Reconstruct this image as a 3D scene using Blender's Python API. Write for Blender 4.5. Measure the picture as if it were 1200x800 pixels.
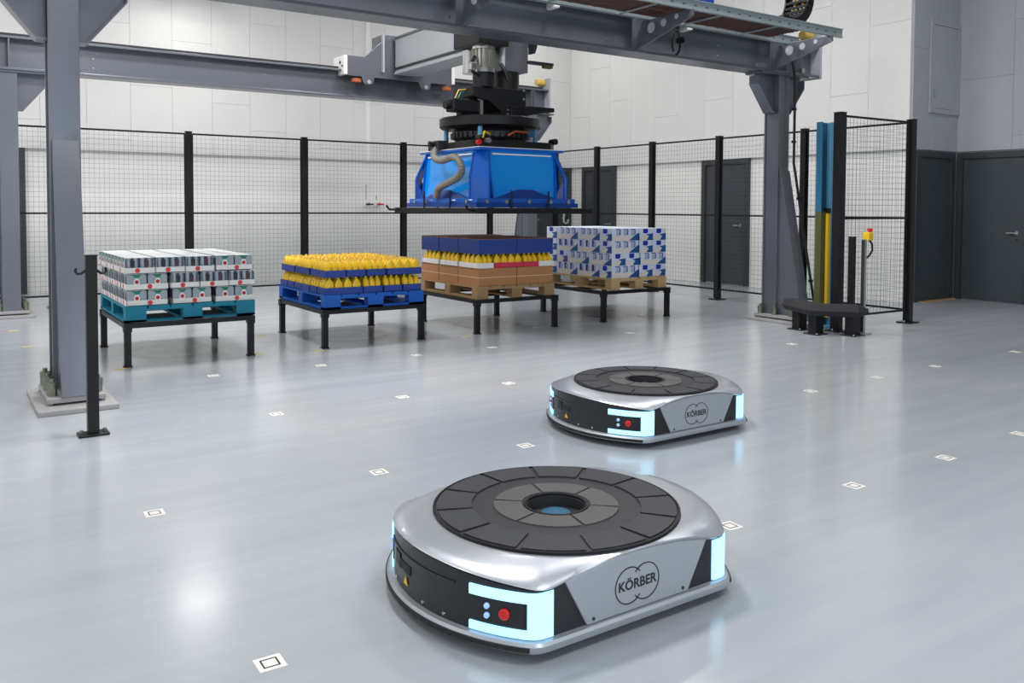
import bpy, bmesh, math, random
from mathutils import Vector, Matrix
random.seed(7)
for _o in list(bpy.data.objects): bpy.data.objects.remove(_o)
SC = bpy.context.scene
COL = SC.collection
PI = math.pi
# ------------------------------------------------------------------ camera
YAW, PITCH, ROLL, FPX, CY, CAMH = .596862, .0382846, -.004514, 998.58, 280.40, 1.4
_f = Vector((math.sin(YAW)*math.cos(PITCH), math.cos(YAW)*math.cos(PITCH), -math.sin(PITCH)))
_r = Vector((math.cos(YAW), -math.sin(YAW), 0)); _d = _f.cross(_r)
_R = math.cos(ROLL)*_r + math.sin(ROLL)*_d
_D = -math.sin(ROLL)*_r + math.cos(ROLL)*_d
cam = bpy.data.cameras.new('camera'); camo = bpy.data.objects.new('camera', cam); COL.objects.link(camo)
cam.sensor_width = 36; cam.sensor_fit = 'HORIZONTAL'; cam.lens = FPX/1200*36; cam.shift_y = (CY-400)/1200
cam.clip_start = .05; cam.clip_end = 100
camo.matrix_world = Matrix(((_R.x, -_D.x, -_f.x, 0), (_R.y, -_D.y, -_f.y, 0), (_R.z, -_D.z, -_f.z, CAMH), (0, 0, 0, 1)))
SC.camera = camo
# ------------------------------------------------------------------ world, exposure
w = bpy.data.worlds.new('world'); SC.world = w; w.use_nodes = True
w.node_tree.nodes['Background'].inputs[0].default_value = (.8, .87, 1, 1)
w.node_tree.nodes['Background'].inputs[1].default_value = .3
vs = SC.view_settings; vs.view_transform = 'Standard'; vs.look = 'None'; vs.gamma = 1; vs.use_curve_mapping = False
vs.exposure = 0.4
# ceiling lamps (x, y, watts); each becomes a high-bay lamp further down
LAMPS = [(-.6, 14.0, 5.0, 30), (3.45, 14.0, 5.0, 22), (9.8, 13.8, 6.1, 40)]
LAMPS += [(x, y, 6.1, pw) for y, ws in ((-.6, (40, 70, 35, 15)), (5.2, (50, 145, 95, 30)), (9.4, (60, 140, 115, 32))) for x, pw in zip((-2.0, 2.2, 6.0, 9.4), ws)]
# daylight through unseen windows, put in behind the camera for frontal light (x, watts)
ADDED_WINDOWS = [(-2.2, 38), (1.4, 42), (5.0, 36)]
LAMP_COL = (1, .985, .965)
# ------------------------------------------------------------------ materials
def lin(c):
    return tuple((v/12.92 if v <= .04045 else ((v+.055)/1.055)**2.4) for v in (x/255 for x in c))
MATS = {}
def mat(name, rgb, rough=.5, metal=0, emit=0, noise=0, nscale=8, bump=0, bscale=60, coat=0, rand=0, spec=.5):
    m = bpy.data.materials.new(name); m.use_nodes = True; nt = m.node_tree; N = nt.nodes; L = nt.links
    b = N['Principled BSDF']; c = lin(rgb)
    b.inputs['Base Color'].default_value = (*c, 1); b.inputs['Roughness'].default_value = rough
    b.inputs['Metallic'].default_value = metal; b.inputs['Specular IOR Level'].default_value = spec
    b.inputs['Coat Weight'].default_value = coat
    if emit:
        b.inputs['Emission Color'].default_value = (*c, 1); b.inputs['Emission Strength'].default_value = emit
    tc = None
    if noise or bump: tc = N.new('ShaderNodeTexCoord')
    if noise or rand:
        hsv = N.new('ShaderNodeHueSaturation'); hsv.inputs['Color'].default_value = (*c, 1)
        mth = N.new('ShaderNodeMath'); mth.operation = 'ADD'; mth.inputs[0].default_value = 1-noise/2-rand/2; mth.inputs[1].default_value = 0
        src = None
        if noise:
            n = N.new('ShaderNodeTexNoise'); n.inputs['Scale'].default_value = nscale; n.inputs['Detail'].default_value = 5
            L.new(tc.outputs['Object'], n.inputs['Vector'])
            m1 = N.new('ShaderNodeMath'); m1.operation = 'MULTIPLY'; m1.inputs[1].default_value = noise
            L.new(n.outputs['Fac'], m1.inputs[0]); src = m1
        if rand:
            oi = N.new('ShaderNodeObjectInfo')
            m2 = N.new('ShaderNodeMath'); m2.operation = 'MULTIPLY'; m2.inputs[1].default_value = rand
            L.new(oi.outputs['Random'], m2.inputs[0])
            if src:
                m3 = N.new('ShaderNodeMath'); L.new(src.outputs[0], m3.inputs[0]); L.new(m2.outputs[0], m3.inputs[1]); src = m3
            else: src = m2
        L.new(src.outputs[0], mth.inputs[1]); L.new(mth.outputs[0], hsv.inputs['Value']); L.new(hsv.outputs[0], b.inputs['Base Color'])
    if bump:
        n2 = N.new('ShaderNodeTexNoise'); n2.inputs['Scale'].default_value = bscale; n2.inputs['Detail'].default_value = 4
        L.new(tc.outputs['Object'], n2.inputs['Vector'])
        bp = N.new('ShaderNodeBump'); bp.inputs['Strength'].default_value = bump; bp.inputs['Distance'].default_value = .01
        L.new(n2.outputs['Fac'], bp.inputs['Height']); L.new(bp.outputs[0], b.inputs['Normal'])
    MATS[name] = m; return m
mat('board', (226, 226, 224), .9, noise=.12, nscale=30, bump=.25, bscale=120, rand=.02)
mat('plaster', (240, 240, 237), .8, noise=.05, nscale=2)
mat('concrete', (176, 179, 185), .85, noise=.12, nscale=6, bump=.15, bscale=80, rand=.04)
mat('ceil', (215, 216, 218), .9)
mat('wallgrey', (150, 152, 156), .85)
mat('door', (62, 70, 76), .45, noise=.06, nscale=3)
mat('windowglass', (200, 215, 230), .1)
mat('doorframe', (54, 62, 67), .4)
mat('steelgrey', (114, 118, 127), .3, metal=.5, noise=.06, nscale=4)
mat('lightgrey', (172, 175, 180), .45, noise=.05, nscale=4)
mat('plate', (164, 163, 164), .5, noise=.12, nscale=14)
mat('black', (17, 18, 21), .45, spec=.35)
mat('blackmetal', (18, 19, 23), .4, spec=.35)
mat('rubber', (34, 35, 38), .75)
mat('darkmetal', (46, 48, 53), .4, metal=.2)
mat('galv', (168, 180, 184), .38, metal=.55, noise=.12, nscale=30)
mat('chrome', (205, 205, 205), .22, metal=.95)
mat('boltzinc', (128, 132, 116), .35, metal=.7)
mat('silver', (196, 200, 208), .3, metal=.65, coat=.2)
mat('silverside', (178, 184, 190), .36, metal=.5, coat=.15)
mat('robotblack', (27, 29, 33), .32)
mat('pad', (50, 51, 56), .62, noise=.1, nscale=30)
mat('padinner', (84, 82, 82), .6, noise=.1, nscale=30)
mat('ringgrey', (42, 43, 48), .6)
mat('ledlight', (160, 222, 255), .4, emit=1.0)
mat('ledpanel', (255, 250, 242), .4, emit=6)
mat('red', (214, 30, 34), .35)
mat('blueled', (150, 180, 235), .3, emit=.5)
mat('yellow', (238, 196, 30), .4, noise=.06, nscale=6)
mat('yellowtape', (226, 192, 70), .6, noise=.2, nscale=30)
mat('bottleyellow', (250, 205, 40), .35, rand=.1)
mat('bottlecap', (246, 212, 84), .4)
mat('blueblue', (0, 94, 196), .3, coat=.3)
mat('bluebright', (0, 146, 240), .22, coat=.4)
mat('bluedark', (0, 60, 146), .32, coat=.2)
mat('traynavy', (34, 66, 150), .45, rand=.12)
mat('palletteal', (0, 128, 156), .6, noise=.2, nscale=14, rand=.12)
mat('palletblue', (0, 92, 190), .5, noise=.15, nscale=14, rand=.1)
mat('palletwood', (196, 164, 116), .75, noise=.3, nscale=16, rand=.22)
mat('palletold', (160, 130, 90), .75, noise=.3, nscale=16, rand=.22)
mat('carton', (176, 124, 80), .75, noise=.1, nscale=9, rand=.1)
mat('cartonblue', (30, 62, 142), .5, noise=.06, rand=.14)
mat('cartonlid', (150, 98, 66), .75, noise=.15)
mat('tape', (214, 190, 160), .4)
mat('trayred', (206, 48, 78), .5)
mat('traywhite', (236, 234, 232), .55, rand=.06)
mat('boxwhite', (220, 228, 246), .5, rand=.06)
mat('boxgrey', (176, 184, 206), .5)
mat('boxbeige', (232, 224, 216), .55)
mat('boxnavy', (24, 84, 150), .5)
mat('boxblue', (16, 40, 170), .45)
mat('can', (150, 162, 174), .3, metal=.55)
mat('packwrap', (158, 170, 178), .35, rand=.08)
mat('cangrape', (78, 40, 58), .4)
mat('film', (224, 228, 230), .3)
mat('packgreen', (0, 128, 100), .45)
mat('packred', (186, 24, 40), .45)
mat('badgered', (220, 58, 56), .45)
mat('white', (240, 240, 238), .5)
mat('sticker', (236, 234, 228), .5)
mat('ink', (40, 40, 42), .5)
mat('orange', (176, 92, 52), .5)
mat('bumperyellow', (226, 190, 96), .6)
mat('hose', (128, 124, 118), .5)
mat('cable', (16, 16, 18), .45)
mat('cablebrown', (74, 44, 34), .55, rand=.3)
mat('profileblue', (38, 98, 130), .4)
mat('profilelight', (92, 156, 190), .4)
mat('olive', (78, 78, 36), .5)
mat('rope', (206, 206, 200), .6)
mat('woodstrip', (190, 150, 92), .6)
def floor_mat():
    m = bpy.data.materials.new('floor_epoxy'); m.use_nodes = True; nt = m.node_tree; N = nt.nodes; L = nt.links
    b = N['Principled BSDF']; tc = N.new('ShaderNodeTexCoord')
    n1 = N.new('ShaderNodeTexNoise'); n1.inputs['Scale'].default_value = .35; n1.inputs['Detail'].default_value = 3
    L.new(tc.outputs['Object'], n1.inputs['Vector'])
    mp = N.new('ShaderNodeMapping'); mp.inputs['Scale'].default_value = (.5, 5, 1); mp.inputs['Rotation'].default_value = (0, 0, .5)
    L.new(tc.outputs['Object'], mp.inputs['Vector'])
    n2 = N.new('ShaderNodeTexNoise'); n2.inputs['Scale'].default_value = 1.2; n2.inputs['Detail'].default_value = 6; n2.inputs['Roughness'].default_value = .65
    L.new(mp.outputs[0], n2.inputs['Vector'])
    cr = N.new('ShaderNodeValToRGB'); cr.color_ramp.elements[0].position = .25; cr.color_ramp.elements[1].position = .75
    cr.color_ramp.elements[0].color = (*lin((160, 167, 175)), 1); cr.color_ramp.elements[1].color = (*lin((186, 190, 195)), 1)
    mx = N.new('ShaderNodeMix'); mx.inputs[0].default_value = .4
    L.new(n1.outputs['Fac'], mx.inputs[2]); L.new(n2.outputs['Fac'], mx.inputs[3]); L.new(mx.outputs[0], cr.inputs[0])
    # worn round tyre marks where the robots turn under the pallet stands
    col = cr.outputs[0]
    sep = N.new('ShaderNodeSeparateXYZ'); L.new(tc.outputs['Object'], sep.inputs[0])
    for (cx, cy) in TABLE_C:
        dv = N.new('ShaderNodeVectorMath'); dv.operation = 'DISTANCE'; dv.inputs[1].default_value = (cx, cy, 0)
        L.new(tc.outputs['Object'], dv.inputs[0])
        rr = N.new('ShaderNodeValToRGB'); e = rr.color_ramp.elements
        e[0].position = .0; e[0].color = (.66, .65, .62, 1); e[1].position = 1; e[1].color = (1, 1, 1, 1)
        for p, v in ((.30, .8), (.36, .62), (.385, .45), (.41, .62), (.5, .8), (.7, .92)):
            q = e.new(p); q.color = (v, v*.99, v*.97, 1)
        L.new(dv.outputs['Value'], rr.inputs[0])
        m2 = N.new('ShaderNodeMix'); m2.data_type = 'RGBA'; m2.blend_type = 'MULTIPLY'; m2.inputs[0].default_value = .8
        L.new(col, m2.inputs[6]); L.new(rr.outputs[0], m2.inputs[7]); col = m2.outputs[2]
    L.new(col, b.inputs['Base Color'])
    r = N.new('ShaderNodeMapRange'); r.inputs[3].default_value = .14; r.inputs[4].default_value = .32
    L.new(n2.outputs['Fac'], r.inputs[0]); L.new(r.outputs[0], b.inputs['Roughness'])
    n3 = N.new('ShaderNodeTexNoise'); n3.inputs['Scale'].default_value = 5; n3.inputs['Detail'].default_value = 3
    L.new(tc.outputs['Object'], n3.inputs['Vector'])
    bp = N.new('ShaderNodeBump'); bp.inputs['Strength'].default_value = .06; bp.inputs['Distance'].default_value = .02
    L.new(n3.outputs['Fac'], bp.inputs['Height']); L.new(bp.outputs[0], b.inputs['Normal'])
    b.inputs['Specular IOR Level'].default_value = .6
    b.inputs['Coat Weight'].default_value = .25; b.inputs['Coat Roughness'].default_value = .12
    MATS['floor'] = m
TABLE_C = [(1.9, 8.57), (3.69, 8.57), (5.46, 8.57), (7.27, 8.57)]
floor_mat()
# ------------------------------------------------------------------ mesh helpers
class MB:
    def __init__(s): s.v = []; s.f = []; s.m = []; s.mats = []
    def mi(s, m):
        if m not in s.mats: s.mats.append(m)
        return s.mats.index(m)
    def add(s, vs, fs, m):
        k = len(s.v); i = s.mi(m); s.v += [tuple(p) for p in vs]
        for f in fs: s.f.append([a+k for a in f]); s.m.append(i)
        return s
    def box(s, x0, x1, y0, y1, z0, z1, m):
        vs = [(x0, y0, z0), (x1, y0, z0), (x1, y1, z0), (x0, y1, z0), (x0, y0, z1), (x1, y0, z1), (x1, y1, z1), (x0, y1, z1)]
        return s.add(vs, [(3, 2, 1, 0), (4, 5, 6, 7), (0, 1, 5, 4), (1, 2, 6, 5), (2, 3, 7, 6), (3, 0, 4, 7)], m)
    def prism(s, poly, ax, a0, a1, m):
        # poly: 2D points; ax: extrusion axis. 'x': (y,z), 'y': (x,z), 'z': (x,y)
        def P(p, a): return {'x': (a, p[0], p[1]), 'y': (p[0], a, p[1]), 'z': (p[0], p[1], a)}[ax]
        n = len(poly); vs = [P(p, a0) for p in poly]+[P(p, a1) for p in poly]
        ar = sum(poly[i][0]*poly[(i+1) % n][1]-poly[(i+1) % n][0]*poly[i][1] for i in range(n))
        fl = (ar > 0) ^ (a1 < a0) ^ (ax == 'y')
        fs = [list(range(n))[::-1], list(range(n, 2*n))]+[(i, (i+1) % n, n+(i+1) % n, n+i) for i in range(n)]
        if not fl: fs = [tuple(f)[::-1] for f in fs]
        return s.add(vs, fs, m)
    def cyl(s, c, r, h, m, ax='z', n=20, r2=None):
        r2 = r if r2 is None else r2; c = Vector(c)
        A = {'z': (Vector((1, 0, 0)), Vector((0, 1, 0)), Vector((0, 0, 1))), 'x': (Vector((0, 1, 0)), Vector((0, 0, 1)), Vector((1, 0, 0))), 'y': (Vector((0, 0, 1)), Vector((1, 0, 0)), Vector((0, 1, 0)))}[ax]
        vs = []
        for rr, hh in ((r, 0), (r2, h)):
            for i in range(n):
                a = 2*PI*i/n; vs.append(c+A[0]*rr*math.cos(a)+A[1]*rr*math.sin(a)+A[2]*hh)
        fs = [list(range(n))[::-1], list(range(n, 2*n))]+[(i, (i+1) % n, n+(i+1) % n, n+i) for i in range(n)]
        return s.add(vs, fs, m)
    def lathe(s, prof, m, c=(0, 0, 0), n=24, close=True, sx=1, sy=1):
        vs = []
        for (r, z) in prof:
            for i in range(n):
                a = 2*PI*i/n; vs.append((c[0]+r*math.cos(a)*sx, c[1]+r*math.sin(a)*sy, c[2]+z))
        fs = []
        for j in range(len(prof)-1):
            for i in range(n):
                fs.append((j*n+i, j*n+(i+1) % n, (j+1)*n+(i+1) % n, (j+1)*n+i))
        if close:
            fs.append(list(range(n))[::-1]); k = (len(prof)-1)*n; fs.append(list(range(k, k+n)))
        return s.add(vs, fs, m)
    def sector(s, r0, r1, a0, a1, z0, z1, m, n=6, c=(0, 0)):
        vs = []
        for i in range(n+1):
            a = a0+(a1-a0)*i/n
            for r, z in ((r0, z0), (r1, z0), (r1, z1), (r0, z1)):
                vs.append((c[0]+r*math.cos(a), c[1]+r*math.sin(a), z))
        fs = []
        for i in range(n):
            for k in range(4):
                fs.append((4*i+k, 4*i+(k+1) % 4, 4*i+4+(k+1) % 4, 4*i+4+k))
        fs = [f[::-1] for f in fs]
        if abs(a1-a0) < 2*PI-.001: fs += [(0, 1, 2, 3), (4*n+3, 4*n+2, 4*n+1, 4*n)]
        return s.add(vs, fs, m)
    def tube(s, path, r, m, n=8, rfun=None):
        path = [Vector(p) for p in path]; vs = []; up = None
        for i, p in enumerate(path):
            t = (path[min(i+1, len(path)-1)]-path[max(i-1, 0)]).normalized()
            if up is None: up = Vector((0, 0, 1)) if abs(t.z) < .9 else Vector((1, 0, 0))
            a = (up-t*up.dot(t)).normalized(); b = t.cross(a); up = a
            rr = r if rfun is None else rfun(i)
            for k in range(n):
                th = 2*PI*k/n; vs.append(p+a*rr*math.cos(th)+b*rr*math.sin(th))
        fs = [(i*n+k, i*n+(k+1) % n, (i+1)*n+(k+1) % n, (i+1)*n+k) for i in range(len(path)-1) for k in range(n)]
        fs += [list(range(n))[::-1], list(range((len(path)-1)*n, len(path)*n))]
        return s.add(vs, fs, m)
    def bar(s, p, q, wd, m):
        p = Vector(p); q = Vector(q); t = (q-p).normalized(); u = Vector((0, 0, 1)) if abs(t.z) < .9 else Vector((1, 0, 0))
        a = t.cross(u).normalized()*wd/2; b = t.cross(a).normalized()*wd/2
        vs = [p+a+b, p-a+b, p-a-b, p+a-b, q+a+b, q-a+b, q-a-b, q+a-b]
        return s.add(vs, [(0, 1, 2, 3), (7, 6, 5, 4), (1, 0, 4, 5), (2, 1, 5, 6), (3, 2, 6, 7), (0, 3, 7, 4)], m)
    def mesh(s, name, smooth=False):
        me = bpy.data.meshes.new(name); me.from_pydata(s.v, [], s.f)
        for m in s.mats: me.materials.append(MATS[m])
        me.polygons.foreach_set('material_index', s.m)
        bm = bmesh.new(); bm.from_mesh(me); bmesh.ops.recalc_face_normals(bm, faces=bm.faces); bm.to_mesh(me); bm.free()
        if smooth:
            me.polygons.foreach_set('use_smooth', [True]*len(me.polygons))
            try: me.set_sharp_from_angle(angle=math.radians(35))
            except Exception: pass
        return me
    def build(s, name, parent=None, loc=(0, 0, 0), rz=0, smooth=False, bevel=0):
        return inst(name, s.mesh(name, smooth), parent, loc, rz, bevel)
def inst(name, me, parent=None, loc=(0, 0, 0), rz=0, bevel=0):
    o = bpy.data.objects.new(name, me); COL.objects.link(o); o.location = loc; o.rotation_euler = (0, 0, rz)
    if parent is not None: o.parent = parent
    if bevel:
        b = o.modifiers.new('bevel', 'BEVEL'); b.width = bevel; b.segments = 2; b.limit_method = 'ANGLE'; b.angle_limit = .6
    return o
def tag(o, label=None, cat=None, group=None, kind=None):
    if label: o['label'] = label
    if cat: o['category'] = cat
    if group: o['group'] = group
    if kind: o['kind'] = kind
    return o
def thing(name, loc, label, cat, group=None, rz=0, kind=None):
    o = bpy.data.objects.new(name, None); COL.objects.link(o); o.location = loc; o.rotation_euler = (0, 0, rz); o.empty_display_size = .1
    return tag(o, label, cat, group, kind)
def BX(name, parent, x0, x1, y0, y1, z0, z1, m, bevel=0):
    return MB().box(x0, x1, y0, y1, z0, z1, m).build(name, parent, bevel=bevel)
def copy_tree(o, parent=None):
    c = o.copy(); COL.objects.link(c)
    if parent is not None: c.parent = parent
    for ch in list(o.children): copy_tree(ch, c)
    return c
ORD = ['first', 'second', 'third', 'fourth', 'fifth', 'sixth', 'seventh', 'eighth', 'ninth']
def text_mesh(body, size, depth, m):
    cu = bpy.data.curves.new('txt', 'FONT'); cu.body = body; cu.size = size; cu.extrude = depth; cu.align_x = 'CENTER'; cu.align_y = 'CENTER'; cu.offset = .0012; cu.resolution_u = 3
    o = bpy.data.objects.new('txt', cu); COL.objects.link(o); bpy.context.view_layer.update()
    dg = bpy.context.evaluated_depsgraph_get(); me = bpy.data.meshes.new_from_object(o.evaluated_get(dg)); bpy.data.objects.remove(o)
    me.materials.clear(); me.materials.append(MATS[m]); return me
# ------------------------------------------------------------------ the setting
XW, YW, ZC, ZB = 12.0, 15.3, 6.6, 2.28       # right wall, back wall, ceiling, lower edge of the upper boards
XL, YF = -4.5, -4.0
o = MB().box(XL, 15.5, YF, 16, -.2, 0, 'floor').build('floor'); tag(o, 'glossy light grey epoxy floor of the whole hall', 'floor', kind='structure')
o = MB().box(XL, 15.5, YF, 16, ZC, ZC+.2, 'ceil').build('ceiling'); tag(o, 'plain light grey ceiling above the hall', 'ceiling', kind='structure')
bmesh_cache = {}
def board_mesh(wd, h, m, axis):
    k = (round(wd, 3), round(h, 3), m, axis)
    if k not in bmesh_cache:
        g = .0018; b = MB()
        if axis == 'x': b.box(g, wd-g, -.03, 0, g, h-g, m)      # faces -y
        else: b.box(-.03, 0, g, wd-g, g, h-g, m)              # faces -x
        bmesh_cache[k] = b.mesh('wall_board')
    return bmesh_cache[k]
def boards(parent, axis, fixed, a0, a1, z0, z1, wd, heights, m):
    n = max(1, round((a1-a0)/wd)); wd = (a1-a0)/n
    for i in range(n):
        z = z0; k = i
        off = [0.0, .9, .45, 1.35, .2, 1.1][i % 6]
        first = True
        while z < z1-.01:
            h = heights
            if first and off > .05: h = off
            first = False
            h = min(h, z1-z)
            if z1-z-h < .1: h = z1-z
            loc = (a0+i*wd, fixed-random.choice((0, .0, .0015)), z) if axis == 'x' else (fixed-random.choice((0, .0, .0015)), a0+i*wd, z)
            inst('wall_board', board_mesh(wd, h, m, axis), parent, loc)
            z += h
PR = .07   # how far the upper boards stand proud of the lower wall
o = MB().box(XL, XW+.4, YW, YW+.3, 0, ZC, 'plaster').build('wall_back'); tag(o, 'long white wall behind the mesh fence, boarded above door height', 'wall', kind='structure')
BX('backing', o, XL, XW, YW-PR+.03, YW, ZB+.02, ZC, 'plaster')
boards(o, 'x', YW-PR+.03, XL, XW-PR, ZB, ZC, .66, 1.9, 'board')
o = MB().box(XW, XW+.3, 7.15+.0, YW, 0, ZC, 'plaster').build('wall_right'); tag(o, 'white right-hand wall with two dark doors behind the fence', 'wall', kind='structure')
BX('backing', o, XW-PR+.03, XW, 7.15, YW, ZB+.02, ZC, 'plaster')
boards(o, 'y', XW-PR+.03, 7.15, YW-PR, ZB, ZC, .66, 1.9, 'board')
o = MB().box(XW+.3, 13.6, 7.15, 7.45, 0, ZC, 'concrete').build('wall_recess_side'); tag(o, 'grey side wall of the recess holding the access panel', 'wall', kind='structure')
boards(o, 'x', 7.15, XW-PR+.03, 13.2, ZB, ZC, .62, 1.5, 'concrete')
o = MB().box(13.23, 13.5, YF, 7.15, 0, ZC, 'concrete').build('wall_recess_back'); tag(o, 'grey wall at the far right with the large dark door', 'wall', kind='structure')
boards(o, 'y', 13.23, 2.2, 7.12, ZB, ZC, .82, 1.7, 'concrete')
o = MB().box(XL-.3, XL, YF, 16, 0, ZC, 'plaster').build('wall_left'); tag(o, 'plain white wall on the left, outside the picture', 'wall', kind='structure')
o = MB().box(XL, 13.5, YF-.3, YF, 0, ZC, 'wallgrey').build('wall_front'); tag(o, 'plain grey wall behind the camera', 'wall', kind='structure')
for n_, (x, pw) in enumerate(ADDED_WINDOWS):  # assumed windows, added to supply light from the front
    t = thing('window_%d' % (n_+1), (x, YF, .7), 'tall added window in the unseen wall behind the camera, %s from left' % ORD[n_], 'window', kind='structure')
    BX('pane', t, -1.3, 1.3, .02, .03, .05, 2.75, 'windowglass')
    for nm, q in (('frame_post', (-1.36, -1.3, .0, 2.8)), ('frame_post', (1.3, 1.36, .0, 2.8)), ('frame_post', (-.03, .03, .05, 2.75)), ('frame_rail', (-1.3, 1.3, 0, .05)), ('frame_rail', (-1.3, 1.3, 2.75, 2.8))): BX(nm, t, q[0], q[1], 0, .06, q[2], q[3], 'doorframe')
    l = bpy.data.lights.new('added_daylight', 'AREA'); l.shape = 'RECTANGLE'; l.size = 2.5; l.size_y = 2.6; l.energy = pw; l.color = (.86, .93, 1)
    lo = bpy.data.objects.new('added_daylight', l); COL.objects.link(lo); lo.parent = t; lo.location = (0, .08, 1.4); lo.rotation_euler = (PI/2, 0, 0)
# doors.  axis 'y': door in a wall x=const facing -x, axis 'x': in a wall y=const facing -y
def door(n, axis, fixed, a0, a1, h, label, hand=None, side=0, flip=False):
    d = thing('door_%d' % n, (0, 0, 0), label, 'door', kind='structure')
    def bx(nm, u0, u1, d0, d1, z0, z1, m, par=d, bevel=0):
        if axis == 'x': return BX(nm, par, u0, u1, fixed-d1, fixed-d0, z0, z1, m, bevel)
        return BX(nm, par, fixed-d1, fixed-d0, u0, u1, z0, z1, m, bevel)
    fw = .09
    bx('frame_jamb', a0, a0+fw, 0, .06, 0, h, 'doorframe'); bx('frame_jamb', a1-fw, a1, 0, .06, 0, h, 'doorframe'); bx('frame_head', a0+fw, a1-fw, 0, .06, h-fw, h, 'doorframe')
    l0, l1 = a0+fw, a1-fw
    if side: # fixed side leaf towards high a
        bx('side_leaf', l1-side, l1, .0, .02, .02, h-fw, 'door'); bx('frame_mullion', l1-side-.06, l1-side, 0, .045, 0, h-fw, 'doorframe'); l1 -= side+.06
    lf = bx('leaf', l0+.004, l1-.004, .0, .025, .012, h-fw-.004, 'door')
    if hand is not None:
        u, z = hand
        bx('handle_rose', u-.02, u+.02, .025, .035, z-.03, z+.03, 'chrome', lf)
        bx('handle', min(u, u+(.13 if not flip else -.13)), max(u, u+(.13 if not flip else -.13)), .06, .08, z-.011, z+.011, 'chrome', lf)
        bx('handle_neck', u-.01, u+.01, .03, .07, z-.01, z+.01, 'chrome', lf)
        bx('lock', u-.014, u+.014, .025, .032, z-.12, z-.09, 'darkmetal', lf)
    return d
door(1, 'y', XW, 10.14, 11.26, 2.28, 'dark grey door on the right wall, nearer the grey column', (10.33, 1.08), .26)
door(2, 'y', XW, 13.72, 14.83, 2.28, 'dark grey door on the right wall beside the far corner', (13.88, 1.04), .26)
door(3, 'x', YW, 10.8, 12.0-.02, 2.28, 'dark door on the back wall, low behind the blue gripper', (10.98, 1.12))
door(4, 'x', YW, .1, 1.2, 2.28, 'dark door on the back wall behind the left steel column', (.3, 1.05))
door(5, 'x', 7.15, 12.06, 13.12, 2.26, 'narrow dark door on the side wall of the recess at right')
door(6, 'y', 13.23, 5.98, 7.10, 2.26, 'wide dark door with bright lever handle at the right edge', (6.2, 1.045))
o = MB().box(12.2, 13.1, 7.02, 7.09, 0, .012, 'woodstrip').build('trim_1'); tag(o, 'thin wooden threshold strip under the narrow recess door', 'threshold', kind='structure')
# access panel high on the recess wall
p = thing('access_panel', (12.79, 7.115, 2.84), 'white framed access panel high on the grey recess wall', 'panel')
for nm, bxs in (('frame_stile', (-.42, -.36, -.025, .0, 0, 1.39)), ('frame_stile', (.36, .42, -.025, 0, 0, 1.39)), ('frame_rail', (-.36, .36, -.025, 0, 0, .07)), ('frame_rail', (-.36, .36, -.025, 0, 1.32, 1.39))):
    BX(nm, p, *bxs, 'concrete')
lf = BX('leaf', p, -.355, .355, -.018, -.002, .075, 1.315, 'concrete'); BX('latch', lf, -.33, -.30, -.04, -.018, .24, .36, 'galv')
# ------------------------------------------------------------------ ceiling lamps
for i, (x, y, z, pw) in enumerate(LAMPS):
    lab = 'low round lamp near the back wall, %s from left' % ORD[i] if i < 3 else 'high round lamp under the ceiling, %s row from front, %s from left' % (ORD[(i-3)//4], ORD[(i-3) % 4])
    t = thing('high_bay_lamp', (x, y, z), lab, 'lamp', 'high-bay lamps under the ceiling')
    MB().lathe([(.52, .0), (.54, .05), (.36, .16), (.12, .2), (.1, .3)], 'darkmetal', n=20).build('housing', t, smooth=True)
    MB().cyl((0, 0, .3), .012, ZC-z-.301, 'cable', n=6).build('suspension_rod', t)
    l = bpy.data.lights.new('lamp_light', 'AREA'); l.shape = 'DISK'; l.size = 1.0 if i != 1 else .8; l.energy = pw; l.color = LAMP_COL
    lo = bpy.data.objects.new('lamp_light', l); COL.objects.link(lo); lo.parent = t; lo.location = (0, 0, -.02)
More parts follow.
